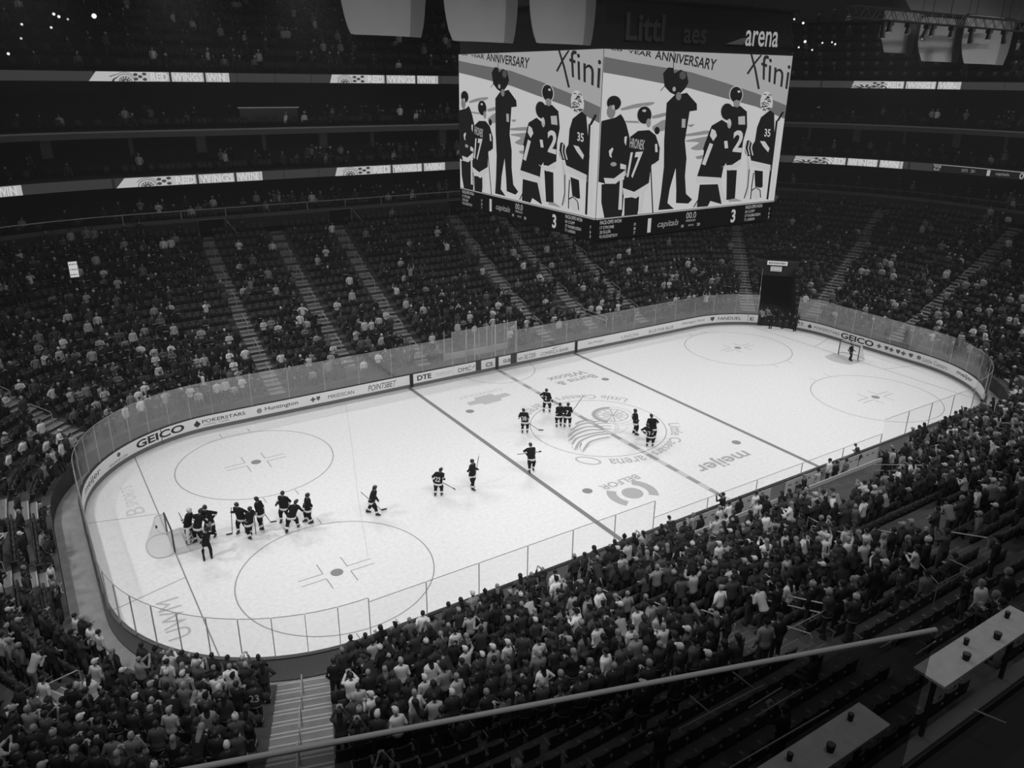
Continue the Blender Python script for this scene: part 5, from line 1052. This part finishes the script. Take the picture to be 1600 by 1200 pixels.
def mass(name, items, mats, label, cat, group=None):
    """items: (verts Nx3 array already placed, faces, material index per face)"""
    nv = sum(len(v) for v, f, m in items); V = np.concatenate([v for v, f, m in items]); lens = np.concatenate([np.array([len(q) for q in f]) for v, f, m in items])
    idx = []; o = 0
    for v, f, m in items: idx.append(np.concatenate([np.array(q) for q in f])+o); o += len(v)
    idx = np.concatenate(idx); mi = np.concatenate([m for v, f, m in items]); me = D.meshes.new(name)
    me.vertices.add(nv); me.vertices.foreach_set('co', V.astype(np.float32).ravel()); me.loops.add(len(idx)); me.loops.foreach_set('vertex_index', idx.astype(np.int32))
    me.polygons.add(len(lens)); st_ = np.concatenate([[0], np.cumsum(lens)[:-1]]); me.polygons.foreach_set('loop_start', st_.astype(np.int32)); me.polygons.foreach_set('loop_total', lens.astype(np.int32))
    for q in mats: me.materials.append(q)
    me.polygons.foreach_set('material_index', mi.astype(np.int32)); me.update(calc_edges=True); me.validate()
    o = D.objects.new(name, me); COL.objects.link(o); tag(o, label, cat, group, 'stuff'); return o
CM = [skin_m, skin_d, hair_d, hair_l]+[CL(t) for t in TOPS]+[CL(.05), CL(.3), CL(.015), CL(.55)]
mi_top = {t: 4+j for j, t in enumerate(TOPS)}
def place_low(p, x, y, z, a, sc):
    v, f, m = lowtpl(p['pose'], p['hair'], int(p['jersey'])); c, s_ = math.cos(a), math.sin(a)
    V = np.stack([x+sc*(v[:, 0]*c-v[:, 1]*s_), y+sc*(v[:, 0]*s_+v[:, 1]*c), z+sc*v[:, 2]], 1)
    tm = mi_top.get(p['g'], 4+9); hm = (3 if p['hl'] else 2) if p['hair'] in ('short', 'long', 'bald') else {.015: 6+11, .05: 4+11, .3: 5+11, .55: 7+11}.get(p['capg'], 17)
    return V, f, np.array([1 if p['skin'] else 0, tm, 4+(int(x*7) % 4), hm])[m]
items = []
for i, p in people.items():
    if i in HIN: continue
    st = seats[i]; sit = p['pose'].startswith('seated'); back = .30 if not sit else .12
    items.append(place_low(p, st[2]-math.sin(st[5])*back, st[3]+math.cos(st[5])*back, st[4], st[5]+p['rot']*.6, .93+.12*RND.random()))
mass('distant_crowd', items, CM, 'crowd of distant standing and seated spectators filling the lower bowl', 'crowd')
# seats: the 300 nearest as things, the rest as one object
sord = sorted([j for j in range(NSEAT) if 0 < seats[j][6] < 1600 and seats[j][7] < 1215], key=lambda j: seats[j][8])
hs = set(sord[:290]); first = None; SL = {}
for n_, j in enumerate(sord[:290]):
    st = seats[j]; rg_ = region(st)
    e = D.objects.new('stadium_seat', None); COL.objects.link(e); e.location = (st[2], st[3], st[4]); e.rotation_euler = (0, 0, st[5])
    tag(e, (('empty dark' if j not in people else 'dark')+' tip-up stadium seat'+(', ' if j not in people else ' behind '+topword(people[j])+(' and long hair' if people[j]['hair'] == 'long' and len(rg_.split()) < 5 else '')+', ')+ORD[st[1]]+' row '+rg_), 'seat', 'stadium seats of the lower bowl')
    for me in SEAT: link(me.name.split('.')[0], me, e)
    if j in people and people[j]['pose'].startswith('seated'): pass
_a, _p, _f = seat_parts(True); b = MB(); b.add(_a.v, _a.f, 0); b.add(_p.v, _p.f, 0); b.add(_f.v, _f.f, 1); sv, sf, sm_ = np.array(b.v), b.f, np.array(b.m); items = []
for j, st in enumerate(seats[:NSEAT]):
    if j in hs: continue
    c, s_ = math.cos(st[5]), math.sin(st[5]); items.append((np.stack([st[2]+sv[:, 0]*c-sv[:, 1]*s_, st[3]+sv[:, 0]*s_+sv[:, 1]*c, st[4]+sv[:, 2]], 1), sf, sm_))
mass('distant_seats', items, [seat_m, seat_f], 'rows of dark stadium seats receding around the lower bowl', 'seats')
# upper decks: dim rows of seats, people and counters behind the ribbons
items = []; its = []
def deck_row(d, z, dens, s0=-15, s1=LX+LA+LY+LA*.7, seatd=.9):
    s = s0
    while s < s1:
        x, y = ppt(s, d); x0, y0 = ppt(s, 0); fa = math.atan2(y0-y, x0-x)-PI/2; c, s_ = math.cos(fa), math.sin(fa); q = pj((x, y, z+1))
        if -40 < q[0] < 1640 and q[2] > 0:
            if RND.random() < seatd: its.append((np.stack([x+sv[:, 0]*c-sv[:, 1]*s_, y+sv[:, 0]*s_+sv[:, 1]*c, z+sv[:, 2]], 1), sf, sm_))
            if RND.random() < dens:
                sit = RND.random() < .5; p = dict(g=shade(0), pose='seated' if sit else RND.choice(['standing', 'clapping', 'with hands in pockets']), hair=RND.choice(['short', 'long', 'cap']), jersey=RND.random() < .3, hl=RND.random() < .3, capg=.55, skin=False)
                items.append(place_low(p, x-math.sin(fa)*.2, y+math.cos(fa)*.2, z, fa+RND.gauss(0, .4), 1.0))
        s += .62/(1+max(0, d)/40)
for k in range(3): deck_row(19.8+1.15*k, 10.5+.0*k, .28, seatd=.8)
for k in range(3): deck_row(19.9+1.2*k, 14.3, .22, seatd=.7); deck_row(19.9+1.3*k, 17.75, .20, seatd=.6)
for k in range(7): deck_row(20.6+1.9*k, 22.12+1.0*k, .26); 
mass('upper_deck_crowd', items, CM, 'scattered dim spectators on the upper decks behind the ribbon displays', 'crowd')
mass('upper_deck_seats', its, [seat_m, seat_f], 'dark seats on the upper decks behind the ribbon displays', 'seats')
# ------------------------------------------------------------------ benches, penalty boxes, railings
def bowl_hit(px, py, h=0.0):
    d = (px-800)/FPX*AR-(py-600)/FPX*AU+AF
    for t in np.arange(6, 150, .04):
        p = CAM+t*d; q = sdist(p[0], p[1])
        if q > .1 and p[2] < bowl_z(q)+.15+h: return p
    return p
bw = M('bench_wall', .45, .6, .2); bseat = M('bench_seat', .12, .6, .2)
for x0, x1, lab in ((-6.6, 1.6, 'left players bench with pale back wall behind the near boards'), (2.8, 11.4, 'right players bench with pale back wall behind the near boards')):
    e = empty('players_bench', ((x0+x1)/2, -HY-.8, 0)); tag(e, lab, 'bench'); L = x1-x0
    b = MB(); b.box((0, -.15, .48), (L, .32, .05)); b.build('bench_seat', bseat, e)
    for q in (-.45, -.15, .15, .45): b = MB(); b.box((L*q, -.15, .23), (.06, .25, .46)); b.build('leg', cap, e)
    b = MB(); b.box((0, .62, .52), (L, .03, .92)); b.build('front_panel', bw, e)
    b = MB(); b.box((0, -.62, .62), (L, .05, 1.2)); b.build('back_wall', bw, e)
    b = MB()
    for k in range(int(L/.55)): b.box((-L/2+.4+k*.55, .60, .72), (.22, .012, .07))
    b.build('panel_marks', MG(.1), e)
e = empty('penalty_boxes', (-1.0, HY+.8, 0)); tag(e, 'pale walled penalty boxes with glass partitions behind the far boards', 'penalty box')
b = MB(); b.box((0, .72, .8), (6.0, .05, 1.5)); b.build('back_wall', bw, e)
for x in (-2.95, -.95, .95, 2.9):
    b = MB(); b.box((x, .05, 2.0), (.012, 1.3, 2.6)); b.build('glass_partition', GL, e)
    b = MB(); b.box((x, -.62, 1.9), (.06, .06, 3.7)); b.build('partition_post', alu, e); b = MB(); b.box((x, .68, 1.9), (.05, .05, 3.2)); b.build('partition_post', alu, e)
for x in (-1.95, 1.95): b = MB(); b.box((x, .3, .48), (1.5, .32, .05)); b.build('bench_seat', bseat, e)
b = MB(); b.box((0, -.1, .75), (1.6, .45, .04)); b.build('table_top', bseat, e)
def rail_px(name, label, pts, h=.9, r=.024, bars=1, posts=True, plane=None, mat=None, grp=None):
    W = [np.array(at(p[0], p[1], 2, plane) if plane else bowl_hit(p[0], p[1], h)) for p in pts]; zt = np.mean([w_[2] for w_ in W]) if plane is None and len(W) == 2 and abs(W[0][2]-W[1][2]) < .6 else None
    o = W[0].copy(); e = empty(name, tuple(o)); tag(e, label, 'railing', grp); P = [tuple(w_-o) for w_ in W]
    for k in range(bars): b = MB(); b.tube([(p[0], p[1], p[2]-.35*k) for p in P], r, 7); b.build('rail_bar', mat or steel, e, True)
    if posts:
        for p in P: b = MB(); b.tube([p, (p[0], p[1], p[2]-h-.1)], r*.9, 6); b.build('rail_post', mat or steel, e)
    return e
for pts, lab, bars in (([(1115, 820), (1204, 834)], 'short bright rail above the dark opening behind the left bench', 1), ([(1106, 838), (1310, 862)], 'long bright rail behind the benches running to the right', 1), ([(1106, 904), (1291, 944)], 'long double rail in front of the open stairs near the lower middle', 2),
        ([(1366, 726), (1450, 727)], 'level double rail right of the right bench', 2), ([(1550, 661), (1592, 661)], 'short level rail at the right edge below the curved glass', 2), ([(1556, 698), (1600, 699)], 'level rail at the right edge in the middle of the crowd', 2), ([(820, 925), (858, 942)], 'slanting rail near the glass left of the benches', 2),
        ([(826, 960), (870, 975)], 'lower slanting rail near the glass left of the benches', 1), ([(905, 480), (948, 495)], 'rail beside the dark entrance in the far right seats', 2), ([(1192, 420), (1186, 470)], 'rail down the left edge of the tunnel', 1)):
    rail_px('section_railing', lab, pts, bars=bars)
for i, (a, c) in enumerate((((1410, 700), (1440, 713)), ((1434, 701), (1458, 714)), ((1462, 704), (1488, 717)), ((1400, 714), (1422, 727)), ((1426, 716), (1450, 729)), ((1256, 770), (1280, 783)), ((1280, 771), (1302, 784)), ((1263, 808), (1278, 816)))):
    rail_px('row_end_rail', ('first', 'second', 'third', 'fourth', 'fifth', 'sixth', 'seventh', 'eighth')[i]+' of the short slanting rails ending the rows behind the right bench', [a, c], h=.8, r=.022, grp='row end rails behind the benches')
for i, (px, py) in enumerate(((88, 1172), (128, 1152), (160, 1128), (22, 1185), (1465, 880), (1345, 900), (1305, 745), (1494, 750))):
    w_ = bowl_hit(px, py); e = empty('loop_rail', tuple(w_), (.9, .8, .7, 1, .2, .3, .2, .2)[i]); tag(e, ('leftmost', 'middle', 'right', 'lowest corner', 'far right lower', 'lower middle', 'bench side', 'right edge')[i]+' looped aisle rail standing on the pale steps' if i < 4 else ('curved', 'small curved', 'pale curved', 'far curved')[i-4]+' looped rail standing among the near right crowd', 'railing')
    b = MB(); b.tube(crv([(-.28, 0, -.1), (-.28, 0, .8), (-.15, 0, .98), (.15, 0, .98), (.28, 0, .8), (.28, 0, -.1)], 4), .026, 7); b.build('loop', steel, e, True); b = MB(); b.tube([(-.28, 0, .62), (.28, 0, .62)], .02, 6); b.build('crossbar', steel, e)
for i, (pts, lab) in enumerate((([(1190, 1005), (1345, 925)], 'long thin edge rail rising to the right below the near crowd'), ([(1430, 872), (1466, 912), (1520, 886)], 'pale bent glass rail at the right below the near crowd'), ([(1480, 872), (1514, 888)], 'short pale glass rail beside the bent rail at right'), ([(1060, 1140), (1135, 1100), (1195, 1070)], 'dim club rail climbing right under the guard rail'),
        ([(1145, 1050), (1180, 1077)], 'upper short crossing rail under the guard rail'), ([(1078, 1087), (1112, 1116)], 'lower short crossing rail under the guard rail'), ([(1170, 1106), (1222, 1074)], 'middle parallel rail under the guard rail'), ([(1180, 1120), (1252, 1077)], 'lowest parallel rail under the guard rail'), ([(1140, 1200), (1200, 1165), (1295, 1110)], 'long dim rail left of the lower pale counter'), ([(1375, 1013), (1408, 993)], 'tiny rail left of the upper pale counter'), ([(1432, 1022), (1462, 1002)], 'thin rail ending at the upper pale counter'), ([(1520, 1108), (1572, 1130)], 'dim curved rail in the dark lower right corner'))):
    rail_px('club_railing', lab, pts, plane=11.2 if i > 2 else None, posts=i < 3, r=.015 if i < 3 else .016, mat=M('club_rail', .3, .5, .3))
for px0, px1, z0, lab in ((372, 466, 19.0, 'bright upper suite counter with stools at the upper left'), (1225, 1282, 19.0, 'bright upper suite counter right of the scoreboard')):
    a, c = at(px0, 168, 1, HY+20.6), at(px1, 168, 1, HY+20.6)
    if px0 > 1000: a, c = at(px0, 166, 0, HX+20), at(px1, 167, 0, HX+20)
    v = c-a; L = np.hypot(v[0], v[1]); e = empty('suite_counter', tuple((a+c)/2), math.atan2(v[1], v[0])); tag(e, lab, 'counter'); b = MB(); b.box((0, 0, 0), (L, .4, .08)); b.build('counter_top', E(.10), e); b = MB(); b.box((0, .1, -.6), (L-.2, .05, 1.1)); b.build('counter_front', fas, e)  # counter top glows by itself, its brightness is put into the material
